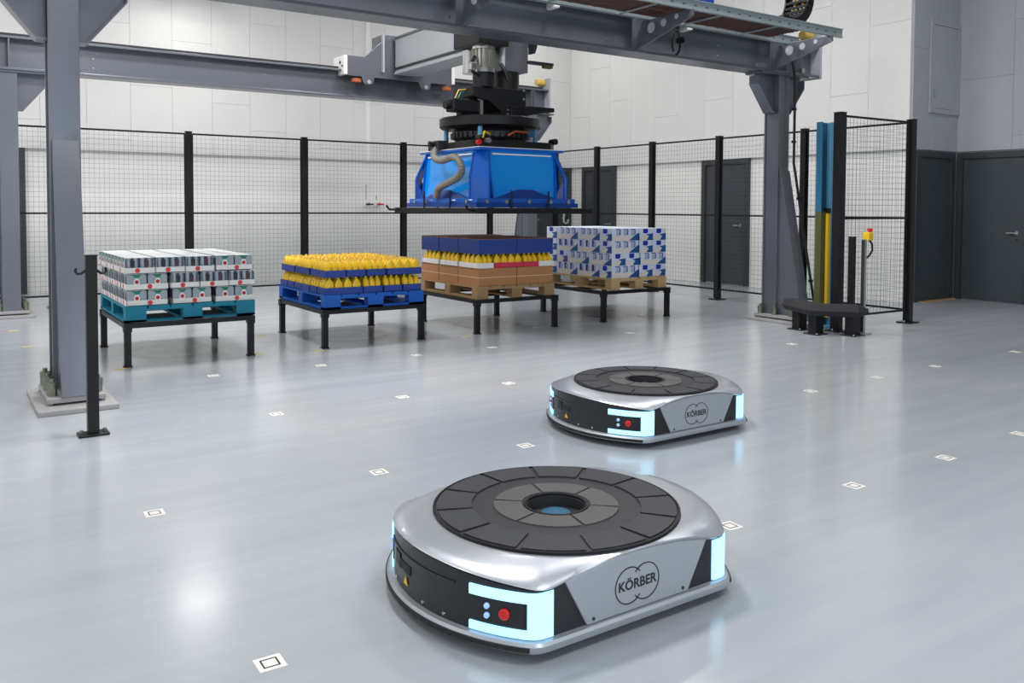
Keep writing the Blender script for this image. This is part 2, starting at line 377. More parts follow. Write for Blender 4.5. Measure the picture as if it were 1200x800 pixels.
# ------------------------------------------------------------------ mesh fence
FH = 2.475; FY = 13.05; FX = 9.87
def fence_post(x, y, label, h=FH, wd=.085, foot=False):
    t = thing('fence_post', (x, y, 0), label, 'post', 'black posts of the mesh fence')
    BX('post', t, -wd/2, wd/2, -wd/2, wd/2, .0, h, 'blackmetal', .004)
    BX('base_plate', t, -.1, .1, -.09, .09, 0, .014, 'blackmetal')
    BX('cap', t, -wd/2-.003, wd/2+.003, -wd/2-.003, wd/2+.003, h, h+.008, 'black')
    for sx in (-.075, .075): MB().cyl((sx, 0, .014), .012, .018, 'chrome', n=6).build('bolt', t)
def fence_panel(p, q, label, z0=.16, z1=2.445):
    p = Vector((*p, 0)); q = Vector((*q, 0)); L_ = (q-p).length; a = math.atan2(q.y-p.y, q.x-p.x)
    t = thing('wire_mesh_fence', tuple(p), label, 'fence', 'wire mesh fence sections', rz=a)
    g = .055
    for nm, z in (('top_rail', z1), ('middle_rail', 1.283), ('bottom_rail', z0)): BX(nm, t, g, L_-g, -.01, .01, z-.012, z+.012, 'black')
    for x in (g, L_-g): BX('side_rail', t, x-.009, x+.009, -.009, .009, z0, z1, 'black')
    b = MB(); n = int((L_-2*g)/.062); d = (L_-2*g)/n; wr = .0011
    for i in range(1, n): b.add([(g+i*d-wr, -wr, z0), (g+i*d+wr, -wr, z0), (g+i*d, wr*1.4, z0), (g+i*d-wr, -wr, z1), (g+i*d+wr, -wr, z1), (g+i*d, wr*1.4, z1)], [(0, 1, 4, 3), (1, 2, 5, 4), (2, 0, 3, 5)], 'black')
    n = int((z1-z0)/.066); d = (z1-z0)/n
    for i in range(1, n):
        z = z0+i*d; b.add([(g, .004, z-wr), (g, .004, z+wr), (g, .008, z), (L_-g, .004, z-wr), (L_-g, .004, z+wr), (L_-g, .008, z)], [(0, 1, 4, 3), (1, 2, 5, 4), (2, 0, 3, 5)], 'black')
    tag(b.build('wire_mesh', t), kind='stuff')
bx_ = [-.39, 1.365, 3.12, 4.88, 6.63, 8.38]
bl = ['behind the left column, outside the picture edge', 'hidden behind the near left column', 'just left of the silver can load', 'between can load and yellow bottle load', 'behind the left end of the blue gripper', 'below the middle of the blue gripper']
for x, s in zip(bx_, bl): fence_post(x, FY, 'black back fence post '+s)
fence_post(FX, FY, 'black fence post at the far corner of the cell')
pl = ['at the far left edge', 'right of the near left column', 'above the silver can load', 'above the yellow bottle load', 'behind the blue gripper', 'in the far corner']
xs = bx_+[FX]
for i in range(6): fence_panel((xs[i], FY), (xs[i+1], FY), 'black wire mesh section of the back fence '+pl[i])
ry = [11.82, 10.40, 8.95, 7.42, 5.88]
rl = ['nearest the blue gripper', 'above the white and blue cartons', 'in front of the nearer wall door', 'just right of the grey column', 'at the free end near the recess doors']
for y, s in zip(ry, rl): fence_post(FX, y, 'black side fence post '+s)
ys = [FY]+ry
pl = ['next to the far corner', 'behind the blue gripper side', 'right of the white and blue cartons', 'behind the grey right column', 'closest to the recess doors']
for i in range(5): fence_panel((FX, ys[i]), (FX, ys[i+1]), 'black wire mesh section of the side fence '+pl[i])
fence_post(8.50, 5.92, 'thick black fence post behind the black barrier', wd=.1)
fence_panel((8.50, 5.92), (FX, 5.88), 'black wire mesh section returning behind the barrier')
# ------------------------------------------------------------------ gantry
def gantry_column(x, y, s, label):
    # s=-1: brace towards the camera side (-y); s=+1: brace away
    t = thing('gantry_column', (x, y, 0), label, 'column', 'steel columns of the gantry')
    BX('base_plate', t, -.24, .25, min(-.24*s, .62*s)+0, max(-.24*s, .62*s), 0, .035, 'plate', .006)
    BX('levelling_plate', t, -.17, .19, min(-.17*s, .47*s), max(-.17*s, .47*s), .05, .085, 'plate', .005)
    for px in (-.15, .17):
        for py in (-.15, .45): MB().cyl((px, py*s, .035), .016, .02, 'boltzinc', n=8).build('spacer', t)
    # H-section
    BX('flange', t, -.1, .1, -.11, -.09, .085, 3.02, 'steelgrey', .003); BX('flange', t, -.1, .1, .09, .11, .085, 3.02, 'steelgrey', .003)
    BX('web', t, -.085, .085, -.09, .09, .085, 3.02, 'steelgrey')
    # tapered brace
    y0, y1 = .11*s, .46*s
    MB().prism([(y0, .085), (y1, .085), (y0+.02*s, 1.86), (y0, 1.9)], 'x', -.072, .072, 'steelgrey').build('brace', t)
    MB().prism([(y1, .085), (y1+.018*s, .085), (y0+.03*s, 1.86), (y0+.012*s, 1.86)], 'x', -.088, .088, 'steelgrey').build('brace_flange', t, bevel=.003)
    # knee gussets under the beam
    for k in (-1, 1):
        g = MB().prism([(.1*k, 3.02), (.42*k, 3.02), (.42*k, 2.9), (.16*k, 2.58), (.1*k, 2.58)], 'y', -.012, .012, 'steelgrey').build('gusset', t)
        MB().prism([(.42*k, 3.0), (.432*k, 3.0), (.432*k, 2.895), (.165*k, 2.565), (.1*k, 2.565), (.1*k, 2.58), (.16*k, 2.58), (.42*k, 2.9)], 'y', -.075, .075, 'steelgrey').build('gusset_flange', g)
    BX('head_plate', t, -.44, .44, -.13, .13, 3.02, 3.045, 'steelgrey')
    for px in (-.132, .152):
        for py in (-.1, .12, .36):
            a = MB().cyl((px, py*s, .085), .031, .05, 'boltzinc', n=6).build('anchor_nut', t)
            MB().cyl((px, py*s, .135), .034, .045, 'boltzinc', n=16).build('upper_nut', a); MB().cyl((px, py*s, .18), .017, .025, 'boltzinc', n=10).build('stud', a)
    return t
CN, CFR = 6.95, 12.26
gantry_column(.79, CN, -1, 'grey steel gantry column in the left foreground with bolted base')
gantry_column(8.69, CN, -1, 'grey steel gantry column at right beside the black barrier')
gantry_column(.79, CFR, 1, 'grey steel gantry column cut by the left picture edge')
gantry_column(8.69, CFR, 1, 'grey far gantry column seen below the blue gripper')
BZ0, BZ1 = 3.045, 3.46
def gantry_beam(y, x0, x1, label, s):
    t = thing('gantry_beam', (0, y, 0), label, 'beam', 'long steel beams of the gantry')
    BX('bottom_flange', t, x0, x1, -.15, .15, BZ0, BZ0+.03, 'steelgrey', .004); BX('top_flange', t, x0, x1, -.15, .15, BZ1-.03, BZ1, 'steelgrey', .004)
    BX('web', t, x0, x1, -.012, .012, BZ0+.03, BZ1-.03, 'steelgrey')
    for x in (x0+.5, 8.69, x1-.35): 
        for q in (-1, 1): BX('stiffener', t, x-.008, x+.008, min(q*.012, q*.14), max(q*.012, q*.14), BZ0+.03, BZ1-.03, 'steelgrey')
    BX('rail', t, x0, x1-.05, -.03, .03, BZ1, BZ1+.05, 'darkmetal')
    BX('end_plate', t, x1, x1+.03, -.16, .16, BZ0-.01, BZ1+.2, 'lightgrey', .004)
    e = MB().cyl((x1-.17, 0, BZ1+.13), .06, .17, 'bumperyellow', ax='x', n=20, r2=.06).build('bumper', t, smooth=True, bevel=.01)
    for x in ([1.75, 1.77][:1]+[4.0, 5.9, 7.6]):
        for z in (BZ0+.12, BZ0+.24): MB().cyl((x, -.02, z), .012, .01, 'chrome', ax='y', n=8).build('bolt', t)
    return t
nb = gantry_beam(CN, .3, 9.32, 'grey steel beam crossing the top of the picture', -1)
bb = gantry_beam(CFR, .3, 9.0, 'grey steel beam running in front of the back wall', 1)
for x in (8.25, 8.98):
    c = MB().box(x-.03, x+.03, -.15-.012, -.05, BZ0+.03, BZ0+.09, 'chrome').build('beam_clamp', nb)
# bridge girder on the two beams
t = thing('bridge_girder', (6.13, 0, 0), 'light grey bridge girder reaching back from the near beam', 'girder')
GY0, GY1 = 7.2, 11.98
BX('side_plate', t, -.18, -.165, GY0, GY1, 3.46, 3.97, 'lightgrey'); BX('side_plate', t, .165, .18, GY0, GY1, 3.46, 3.97, 'lightgrey')
BX('bottom_flange', t, -.205, .205, GY0, GY1, 3.43, 3.46, 'lightgrey', .003); BX('top_flange', t, -.205, .205, GY0, GY1, 3.97, 4.0, 'steelgrey', .003)
BX('end_cap', t, -.165, .165, GY1-.02, GY1, 3.46, 3.97, 'steelgrey'); BX('end_cap', t, -.165, .165, GY0, GY0+.02, 3.46, 3.97, 'steelgrey')
BX('guide_rail', t, -.2, -.18, GY0, GY1, 3.5, 3.53, 'darkmetal')
def end_carriage(y, label, s):
    # s=+1: front plate on the -y side of the beam (far beam); s=-1 mirrored
    t = thing('end_carriage', (6.08, y, 0), label, 'carriage', 'end carriages of the bridge')
    def Q(a, b): return (min(a*s, b*s), max(a*s, b*s))
    MB().prism([(-.9, 3.36), (-.9, 3.66), (-.62, 3.66), (-.32, 3.93), (-.32, 4.03), (.32, 4.03), (.32, 3.93), (.62, 3.66), (.9, 3.66), (.9, 3.36), (.52, 3.36), (.5, 3.27), (.46, 3.24), (.38, 3.24), (.34, 3.27), (.3, 3.36), (-.46, 3.36), (-.48, 3.27), (-.52, 3.24), (-.6, 3.24), (-.64, 3.27), (-.67, 3.36)], 'y', -.23*s, -.205*s, 'steelgrey').build('front_plate', t, bevel=.003)
    BX('box_beam', t, -.88, .88, *Q(-.205, .16), 3.53, 3.66, 'steelgrey')
    BX('pedestal', t, -.32, .32, *Q(-.205, .16), 3.66, 4.03, 'steelgrey')
    for k in (-1, 1):
        BX('end_cap', t, min(.9*k, .96*k), max(.9*k, .96*k), *Q(-.24, .16), 3.37, 3.66, 'white', .012)
        c_ = MB().cyl((.78*k, -.275*s, 3.26), .075, .05, 'orange', ax='z', n=20).build('guide_wheel', t, smooth=True)
        MB().cyl((.56*k if k < 0 else .42, -.232*s, 3.285), .03, -.03*s, 'lightgrey', ax='y', n=16).build('axle_cap', t, smooth=True)
        BX('stiffener', t, .33*k-.012, .33*k+.012, *Q(-.29, -.23), 3.45, 4.03, 'lightgrey')
        MB().cyl((.961*k, -.1*s, 3.56), .025, .008*k, 'black', ax='x', n=10).build('plug', t)
        MB().cyl((.961*k, -.18*s, 3.5), .018, .008*k, 'black', ax='x', n=10).build('plug', t)
        MB().cyl((.78*k, 0, 3.53), .1, .02, 'darkmetal', ax='z', n=16).build('wheel_mount', t)
end_carriage(CFR, 'grey end carriage with orange wheels on the back beam', 1)
end_carriage(CN, 'grey end carriage on the near beam, mostly above the picture', -1)
# cable tray with brackets on the near beam
t = thing('cable_tray', (0, 0, 0), 'galvanised cable tray full of brown cables along the near beam', 'cable tray')
TZ = 3.36
for nm, y in (('outer_rail', 6.03), ('inner_rail', 6.62)):
    b = MB(); b.box(1.2, 8.66, y-.004, y+.004, TZ-.01, TZ+.085, 'galv'); b.box(1.2, 8.66, y-.02, y+.02, TZ-.012, TZ-.006, 'galv'); b.box(1.2, 8.66, y-.02, y+.02, TZ+.08, TZ+.088, 'galv'); b.build(nm, t)
    b = MB()
    for i in range(46): b.box(1.3+i*.16, 1.335+i*.16, y-.0065, y-.004, TZ+.03, TZ+.04, 'darkmetal')
    tag(b.build('slots', t), kind='stuff')
for i in range(9): BX('rung', t, 1.3+i*.9, 1.33+i*.9, 6.03, 6.62, TZ, TZ+.012, 'galv')
for i in range(15):
    y = 6.07+i*.036; pts = [(1.2+k*.43, y+random.uniform(-.004, .004), TZ+.032+random.uniform(0, .006)) for k in range(17)]
    MB().tube(pts, .016, 'cablebrown', n=6).build('cable', t)
for x, s in ((4.05, 'at the left, above the gripper mast'), (6.2, 'in the middle, beside a black cable loop'), (8.42, 'at the right end over the column')):
    t = thing('tray_bracket', (x, 0, 0), 'dark grey cantilever bracket with round holes '+s, 'bracket', 'cable tray brackets')
    b = MB().prism([(6.8, BZ0+.01), (6.8, BZ1-.02), (6.62, TZ-.014), (5.98, TZ-.014), (5.98, TZ-.08)], 'x', -.01, .01, 'steelgrey'); b.build('plate', t)
    BX('foot_flange', t, -.06, .06, 6.79, 6.802, BZ0+.0, BZ1-.02, 'steelgrey')
    for yy, zz, r in ((6.56, 3.26, .055), (6.38, 3.28, .04), (6.2, 3.31, .026)):
        for q in (-1, 1): MB().cyl((q*.0105, yy, zz), r, q*.002, 'lightgrey', ax='x', n=20).build('hole_rim', t)
t = thing('cable_loop', (6.75, 6.78, 3.2), 'black cable loop hanging from the near beam web', 'cable')
MB().tube([(-.06*math.cos(a)+0, -.02, .0+.13*math.sin(a)) for a in [PI*2*i/20-.9 for i in range(19)]], .012, 'cable').build('loop', t, smooth=True)
MB().cyl((.06, -.06, .03), .035, .07, 'black', ax='y', n=14).build('plug', t)
t = thing('drag_chain', (8.72, 6.95, 3.66), 'black energy chain bend on top of the near beam', 'chain')
def chp(a, r, y=0): return Vector((r*math.sin(a), y, .38-r*math.cos(a)))
for i in range(15):
    a = -.35+i*.22; u = Vector((math.cos(a), 0, math.sin(a))); v = Vector((-math.sin(a), 0, math.cos(a)))
    lk = MB().bar(chp(a, .33, -.16), chp(a, .33, .16), .03, 'black').build('link', t)
    MB().bar(chp(a, .41, -.16), chp(a, .41, .16), .03, 'black').build('crossbar', lk)
    for yy in (-.18, .16):
        c = chp(a, .37); q = [c+u*.046+v*.055, c-u*.046+v*.055, c-u*.046-v*.055, c+u*.046-v*.055]
        MB().add([(p.x, yy, p.z) for p in q]+[(p.x, yy+.02, p.z) for p in q], [(0, 1, 2, 3), (7, 6, 5, 4), (0, 1, 5, 4), (1, 2, 6, 5), (2, 3, 7, 6), (3, 0, 4, 7)], 'black').build('side_plate', lk)
for k in range(5):
    MB().tube([chp(-.35+i*.22, .37, -.12+k*.06) for i in range(15)], .016, 'bumperyellow' if k % 2 else 'cable', n=6).build('cable', t)
t = thing('junction_box', (7.3, 6.95, BZ1+.051), 'blue box on top of the near beam at the picture edge', 'box')
BX('body', t, -.14, .14, -.1, .1, 0.0, .4, 'bluedark', .01); BX('lid', t, -.145, .145, -.105, .105, .4, .42, 'bluedark')
t = thing('column_cable', (8.8, 6.8, 0), 'black cable running down the right gantry column', 'cable')
MB().tube([(-.2, -.12, 3.4), (-.1, -.06, 3.2), (0, -.03, 3.0), (0, -.03, 1.95), (0, -.06, 1.8), (0, -.22, .95), (0, -.37, .2), (.05, -.42, .02)], .016, 'cable').build('cable', t, smooth=True)
for z, y in ((2.6, -.03), (2.2, -.03), (1.5, -.12), (1.0, -.21), (.5, -.31)): BX('clip', t, -.025, .025, y-.012, y+.022, z, z+.03, 'black')
# ------------------------------------------------------------------ gripper
G = thing('pallet_gripper', (5.46, 8.5, 0), 'bright blue box gripper hanging on a black mast above the pallets', 'gripper')
def ring(z0, z1, hx, hy, th, m, nm, bevel=0):
    b = MB(); b.box(-hx, hx, -hy, -hy+th, z0, z1, m); b.box(-hx, hx, hy-th, hy, z0, z1, m); b.box(-hx, -hx+th, -hy+th, hy-th, z0, z1, m); b.box(hx-th, hx, -hy+th, hy-th, z0, z1, m)
    return b.build(nm, G, bevel=bevel)
for nm, q in (('frame_bar', (-.77, .77, -.97, -.90)), ('frame_bar', (-.77, .77, .90, .97)), ('frame_bar', (-.77, -.70, -.90, .90)), ('frame_bar', (.70, .77, -.90, .90))): BX(nm, G, *q, 1.325, 1.385, 'black', .004)
for k in (-1, 1):
    BX('cross_bar', G, -.70, .70, k*.5-.03, k*.5+.03, 1.33, 1.38, 'black')
    MB().tube([(-.77, .9*k, 1.36), (-.86, .93*k, 1.36), (-.9, .93*k, 1.41)], .014, 'black', n=6).build('feeler', G)
ring(1.39, 1.44, .69, .80, .03, 'bluedark', 'lower_skirt'); ring(1.44, 1.49, .665, .775, .04, 'blueblue', 'upper_skirt', .004)
# slanted bright panels
H0, H1 = (.66, .77), (.555, .655); ZG0, ZG1, ZGM = 1.49, 2.02, 1.72
def gface(pts, m, nm, th=.008):
    pts = [Vector(p) for p in pts]; n = (pts[1]-pts[0]).cross(pts[2]-pts[0]).normalized()
    c = sum(pts, Vector())/len(pts)
    if n.dot(Vector((c.x, c.y, .0))) < 0: n = -n
    k = len(pts); vs = pts+[p-n*th for p in pts]
    return MB().add(vs, [tuple(range(k)), tuple(range(2*k-1, k-1, -1))]+[(i, (i+1) % k, k+(i+1) % k, k+i) for i in range(k)], m).build(nm, G)
for s in (-1, 1):
    gface([(-.42, s*(H0[1]-.06), ZG0), (.42, s*(H0[1]-.06), ZG0), (.46, s*(H1[1]-.02), ZG1), (-.46, s*(H1[1]-.02), ZG1)], 'bluebright', 'side_panel')
    gface([(s*(H0[0]-.06), -.54, ZG0), (s*(H0[0]-.06), .54, ZG0), (s*(H1[0]-.02), .56, ZG1), (s*(H1[0]-.02), -.56, ZG1)], 'bluebright', 'side_panel')
    gface([(-.42, s*(H0[1]-.03), ZG0), (.42, s*(H0[1]-.03), ZG0), (.1, s*(H0[1]-.05), ZG0+.1), (-.1, s*(H0[1]-.05), ZG0+.1)], 'bluedark', 'stiffener_plate', .02)
    gface([(s*(H0[0]-.03), -.5, ZG0), (s*(H0[0]-.03), .5, ZG0), (s*(H0[0]-.05), .1, ZG0+.1), (s*(H0[0]-.05), -.1, ZG0+.1)], 'bluedark', 'stiffener_plate', .02)
    for q in (-1, 1):
        a, b2 = H0; c, d = H1; cut = .15
        X = lambda x: s*x
        Yy = lambda y: q*y
        gface([(X(a-cut), Yy(b2), ZG0), (X(a), Yy(b2-cut), ZG0), (X(a), Yy(b2-cut), ZGM), (X(a-cut), Yy(b2), ZGM)], 'blueblue', 'corner_plate')
        gface([(X(a-cut), Yy(b2), ZGM), (X(a), Yy(b2-cut), ZGM), (X(c), Yy(d-.12), ZG1), (X(c-.12), Yy(d), ZG1)], 'blueblue', 'corner_plate')
        gface([(X(a-cut), Yy(b2), ZG0), (X(a-cut), Yy(b2), ZGM), (X(a-cut-.09), Yy(b2-.07), ZG0)], 'bluedark', 'corner_web', .01)
        gface([(X(a), Yy(b2-cut), ZG0), (X(a), Yy(b2-cut), ZGM), (X(a-.07), Yy(b2-cut-.09), ZG0)], 'bluedark', 'corner_web', .01)
        for p0, p1 in ((((X(a-cut)), Yy(b2), ZGM), (X(c-.12), Yy(d), ZG1)), ((X(a), Yy(b2-cut), ZGM), (X(c), Yy(d-.12), ZG1)), ((X(a-cut), Yy(b2), ZG0), (X(a-cut), Yy(b2), ZGM)), ((X(a), Yy(b2-cut), ZG0), (X(a), Yy(b2-cut), ZGM))):
            MB().bar(p0, p1, .018, 'blueblue').build('edge_bar', G)
        MB().bar((X(.46), Yy(H1[1]-.01), ZG1), (X(.42), Yy(H0[1]-.05), ZG0), .022, 'blueblue').build('edge_bar', G)
        MB().bar((X(H1[0]-.01), Yy(.56), ZG1), (X(H0[0]-.05), Yy(.54), ZG0), .022, 'blueblue').build('edge_bar', G)
        MB().cyl((X(.72), Yy(.3), 1.385), .011, .19, 'black', n=8).build('pin', G); MB().cyl((X(.25), Yy(.82), 1.385), .011, .19, 'black', n=8).build('pin', G)
    for x in (-.55, -.3, 0, .3, .55):
        MB().cyl((x, s*.775, 1.455), .022, s*.03, 'chrome', ax='y', n=10).build('roller', G)
    for y in (-.6, -.25, .25, .6):
        MB().cyl((s*.665, y, 1.455), .022, s*.03, 'chrome', ax='x', n=10).build('roller', G)
for s in (-1, 1):
    BX('panel_lip', G, -.4, .4, min(s*.652, s*.664), max(s*.652, s*.664), 1.97, 1.985, 'white'); BX('panel_lip', G, min(s*.552, s*.564), max(s*.552, s*.564), -.5, .5, 1.97, 1.985, 'white')
BX('top_flange', G, -.575, .575, -.675, .675, 2.02, 2.045, 'blueblue', .004); ring(2.045, 2.052, .58, .68, .02, 'white', 'white_edge')
MB().prism([(-.56, -.5), (-.4, -.66), (.4, -.66), (.56, -.5), (.56, .5), (.4, .66), (-.4, .66), (-.56, .5)], 'z', 2.052, 2.13, 'black').build('top_plate', G, bevel=.006)
for s in (-1, 1):
    for q in (-1, 1): MB().cyl((s*.38, q*.38, 2.13), .028, .2, 'profilelight', n=14).build('spacer_post', G, smooth=True)
    MB().cyl((s*.5, -.62*1, 2.15), .035, .1, 'black', ax='y', n=12).build('roller_end', G)
MB().lathe([(.42, 2.17), (.45, 2.2), (.45, 2.26), (.4, 2.31)], 'darkmetal', n=48).build('gear_ring', G)
b = MB()
for i in range(40): b.sector(.44, .47, 2*PI*i/40, 2*PI*i/40+.08, 2.19, 2.25, 'darkmetal', n=1)
tag(b.build('gear_teeth', G), kind='stuff')
MB().lathe([(.57, 2.30), (.6, 2.32), (.6, 2.41), (.58, 2.425)], 'blackmetal', n=64).build('slewing_disc', G, smooth=True)
# motor lying on the disc, left
mt = MB().box(-.62, -.28, -.2, -.02, 2.47, 2.62, 'blackmetal').build('drive_motor', G, bevel=.015)
BX('motor_flange', mt, -.28, -.24, -.22, 0, 2.45, 2.64, 'chrome'); MB().cyl((-.68, -.11, 2.545), .05, .07, 'black', ax='x', n=16).build('motor_plug', mt)
BX('motor_foot', mt, -.5, -.3, -.16, -.06, 2.42, 2.47, 'black')
MB().tube([(-.55, -.11, 2.62), (-.5, -.11, 2.72), (-.38, -.1, 2.74), (-.28, -.1, 2.66)], .008, 'bumperyellow', n=6).build('motor_cable', mt, smooth=True)
MB().tube([(-.5, -.08, 2.62), (-.45, -.08, 2.7), (-.33, -.06, 2.72), (-.2, -.06, 2.66)], .008, 'packgreen', n=6).build('motor_cable', mt, smooth=True)
# housing that carries the disc
MB().prism([(-.4, 2.77), (-.4, 2.65), (-.16, 2.6), (-.02, 2.5), (.02, 2.425), (.34, 2.425), (.34, 2.77)], 'y', -.25, .2, 'black').build('mast_housing', G, bevel=.012)
MB().prism([(.1, 2.425), (.66, 2.53), (.72, 2.53), (.72, 2.58), (.4, 2.58), (.1, 2.56)], 'y', -.3, -.18, 'blackmetal').build('side_arm', G, bevel=.006)
for x, z in ((.3, 2.76), (.3, 2.66), (.08, 2.52), (.08, 2.47)): MB().cyl((x, -.25, z), .016, -.01, 'chrome', ax='y', n=8).build('bolt', G)
MB().cyl((-.2, -.16, 2.77), .125, .16, 'blackmetal', n=24).build('motor_base', G, smooth=True)
sm = MB(); sm.lathe([(.145, 0), (.145, .045), (.125, .05), (.125, .26), (.14, .265), (.14, .3)], 'chrome', c=(-.2, -.16, 2.93), n=24)
sm = sm.build('silver_motor', G, smooth=True)
for i in range(16):
    a = 2*PI*i/16; MB().cyl((-.2+.128*math.cos(a), -.16+.128*math.sin(a), 2.98), .012, .21, 'boltzinc', n=6).build('tie_rod', sm)
MB().lathe([(.09, 0), (.09, .27)], 'chrome', c=(-.22, .1, 2.95), n=20).build('rear_motor', G, smooth=True)
BX('motor_head', G, -.38, .035, -.34, .22, 3.232, 3.56, 'black', .012)
MB().cyl((.2, -.04, 2.77), .15, .21, 'black', n=24).build('lift_cylinder', G, smooth=True)
BX('lift_column', G, .04, .40, -.2, .24, 2.98, 3.56, 'steelgrey', .008); BX('lift_rail', G, .0, .045, -.24, -.2, 3.0, 3.56, 'lightgrey'); MB().cyl((.14, -.2, 3.42), .03, -.03, 'boltzinc', ax='y', n=12).build('knob', G)
MB().prism([(.40, 3.42), (.46, 3.42), (.46, 3.28), (.43, 3.2), (.40, 3.2)], 'y', -.3, -.2, 'darkmetal').build('side_bracket', G)
MB().box(.38, .74, -.25, -.17, 3.09, 3.12, 'darkmetal').build('sensor_arm', G); MB().box(.6, .72, -.26, -.2, 3.055, 3.088, 'olive').build('sensor', G)
for p in ([(-.34, -.2, 3.1), (-.42, -.25, 3.0), (-.4, -.25, 2.92), (-.3, -.22, 2.9)], [(.0, -.22, 3.05), (.03, -.28, 2.95), (.06, -.28, 2.85)]): MB().tube(p, .022, 'cable', n=8).build('cable', G, smooth=True)
BX('valve_block', G, -.45, -.37, -.3, -.22, 2.93, 3.02, 'chrome', .01)
BX('carrier_plate', G, -.4, .44, -.3, .3, 3.56, 3.6, 'darkmetal'); BX('carrier_back', G, .42, .46, -.3, .3, 3.56, 3.95, 'darkmetal')
# corrugated hose on the left face + fittings
hp = [(-.6, .2, 2.08), (-.66, .171, 2.017), (-.69, .09, 1.945), (-.70, -.107, 1.917), (-.70, -.335, 1.945), (-.71, -.482, 1.892), (-.71, -.537, 1.797), (-.70, -.428, 1.717), (-.70, -.204, 1.656), (-.70, -.01, 1.601), (-.69, .069, 1.5)]
def catmull(P, k=8):
    P = [Vector(p) for p in P]; out = []
    for i in range(len(P)-1):
        p0, p1, p2, p3 = P[max(i-1, 0)], P[i], P[i+1], P[min(i+2, len(P)-1)]
        for j in range(k):
            t_ = j/k; out.append(.5*((2*p1)+(p2-p0)*t_+(2*p0-5*p1+4*p2-p3)*t_*t_+(3*p1-p0-3*p2+p3)*t_**3))
    return out+[P[-1]]
MB().tube(catmull(hp), .04, 'hose', n=12, rfun=lambda i: .042 if i % 2 else .036).build('corrugated_hose', G, smooth=True)
cl = BX('coupling', G, -.64, -.5, .12, .32, 2.06, 2.16, 'darkmetal', .01)
MB().cyl((-.7, .22, 2.12), .035, .08, 'black', ax='x', n=12).build('coupling_ring', cl)
MB().cyl((-.46, -.64, 2.12), .03, -.05, 'chrome', ax='y', n=12).build('pressure_gauge', G); MB().cyl((-.55, -.6, 2.1), .026, -.05, 'red', ax='y', n=12).build('red_valve', G)
BX('blue_valve', G, .2, .28, -.5, -.44, 2.2, 2.27, 'profileblue', .005)
MB().tube([(-.1, -.52, 2.2), (.0, -.52, 2.25), (.2, -.48, 2.25)], .014, 'orange', n=6).build('cable', G, smooth=True)
MB().tube([(-.5, -.62, 2.15), (-.46, -.6, 2.22), (-.36, -.55, 2.2)], .013, 'yellow', n=6).build('cable', G, smooth=True)
# ------------------------------------------------------------------ pallet stands
TW, TD, TZ0 = 1.12, 1.29, .375
TX = [1.345, 3.14, 4.9, 6.71]; TY = 7.90
tl = ['black steel stand under the teal pallet', 'black steel stand under the bright blue pallet', 'black steel stand under the wooden pallet of brown cartons', 'black steel stand under the white and blue cartons']
for x, l in zip(TX, tl):
    t = thing('pallet_stand', (x, TY, 0), l, 'stand', 'black pallet stands'); q = .055
    for nm, b_ in (('rail', (q, TW-q, 0, q)), ('rail', (q, TW-q, TD-q, TD)), ('rail', (0, q, q, TD-q)), ('rail', (TW-q, TW, q, TD-q)), ('cross_member', (q, TW-q, TD/2-.02, TD/2+.02))): BX(nm, t, *b_, TZ0-.04, TZ0, 'blackmetal')
    for lx in (0, TW-q):
        for ly in (0, TD-q):
            l_ = BX('leg', t, lx, lx+q, ly, ly+q, .012, TZ0, 'blackmetal', .003); BX('foot', l_, lx-.006, lx+q+.006, ly-.006, ly+q+.006, 0, .012, 'black')
            BX('collar', l_, lx-.006, lx+q+.006, ly-.006, ly+q+.006, TZ0-.07, TZ0-.0005, 'blackmetal')
def pallet(x, y, wd, dp, m, label, z=TZ0, bl=.14, solid=False, n=6):
    t = thing('pallet', (x, y, z), label, 'pallet', 'pallets on the black stands')
    h = .142
    for i in range(3): BX('bottom_board', t, i*(wd-bl)/2, i*(wd-bl)/2+bl, 0, dp, 0, .022, m)
    if solid:
        for yy in (0, dp-.1): BX('bottom_board', t, 0, wd, yy, yy+.1, 0, .021, m)
    bk = MB().box(0, bl, 0, .12 if not solid else .1, .022, h-.04, m).mesh('block')
    for i in range(3):
        for j in range(3): inst('block', bk, t, (i*(wd-bl)/2, j*(dp-(.12 if not solid else .1))/2, 0))
    for j in range(3): BX('stringer_board', t, 0, wd, j*(dp-.12)/2, j*(dp-.12)/2+.12, h-.04, h-.02, m)
    pw = dp/n if solid else .12
    for i in range(n):
        ww = wd/n-.012
        BX('deck_board', t, i*(wd-ww)/(n-1), i*(wd-ww)/(n-1)+ww, 0, dp, h-.02, h, m)
    return t
pallet(1.365, 7.96, 1.125, 1.33, 'palletteal', 'teal pallet under the stacked silver can trays', solid=True, bl=.17)
pallet(3.175, 7.95, 1.1, 1.33, 'palletblue', 'bright blue pallet under the yellow bottles', solid=True, bl=.17)
pallet(4.945, 7.95, 1.06, 1.33, 'palletold', 'worn wooden pallet under the brown cartons')
pallet(6.89, 7.96, .93, 1.33, 'palletwood', 'pale wooden pallet under the white and blue cartons')
PZ = TZ0+.142
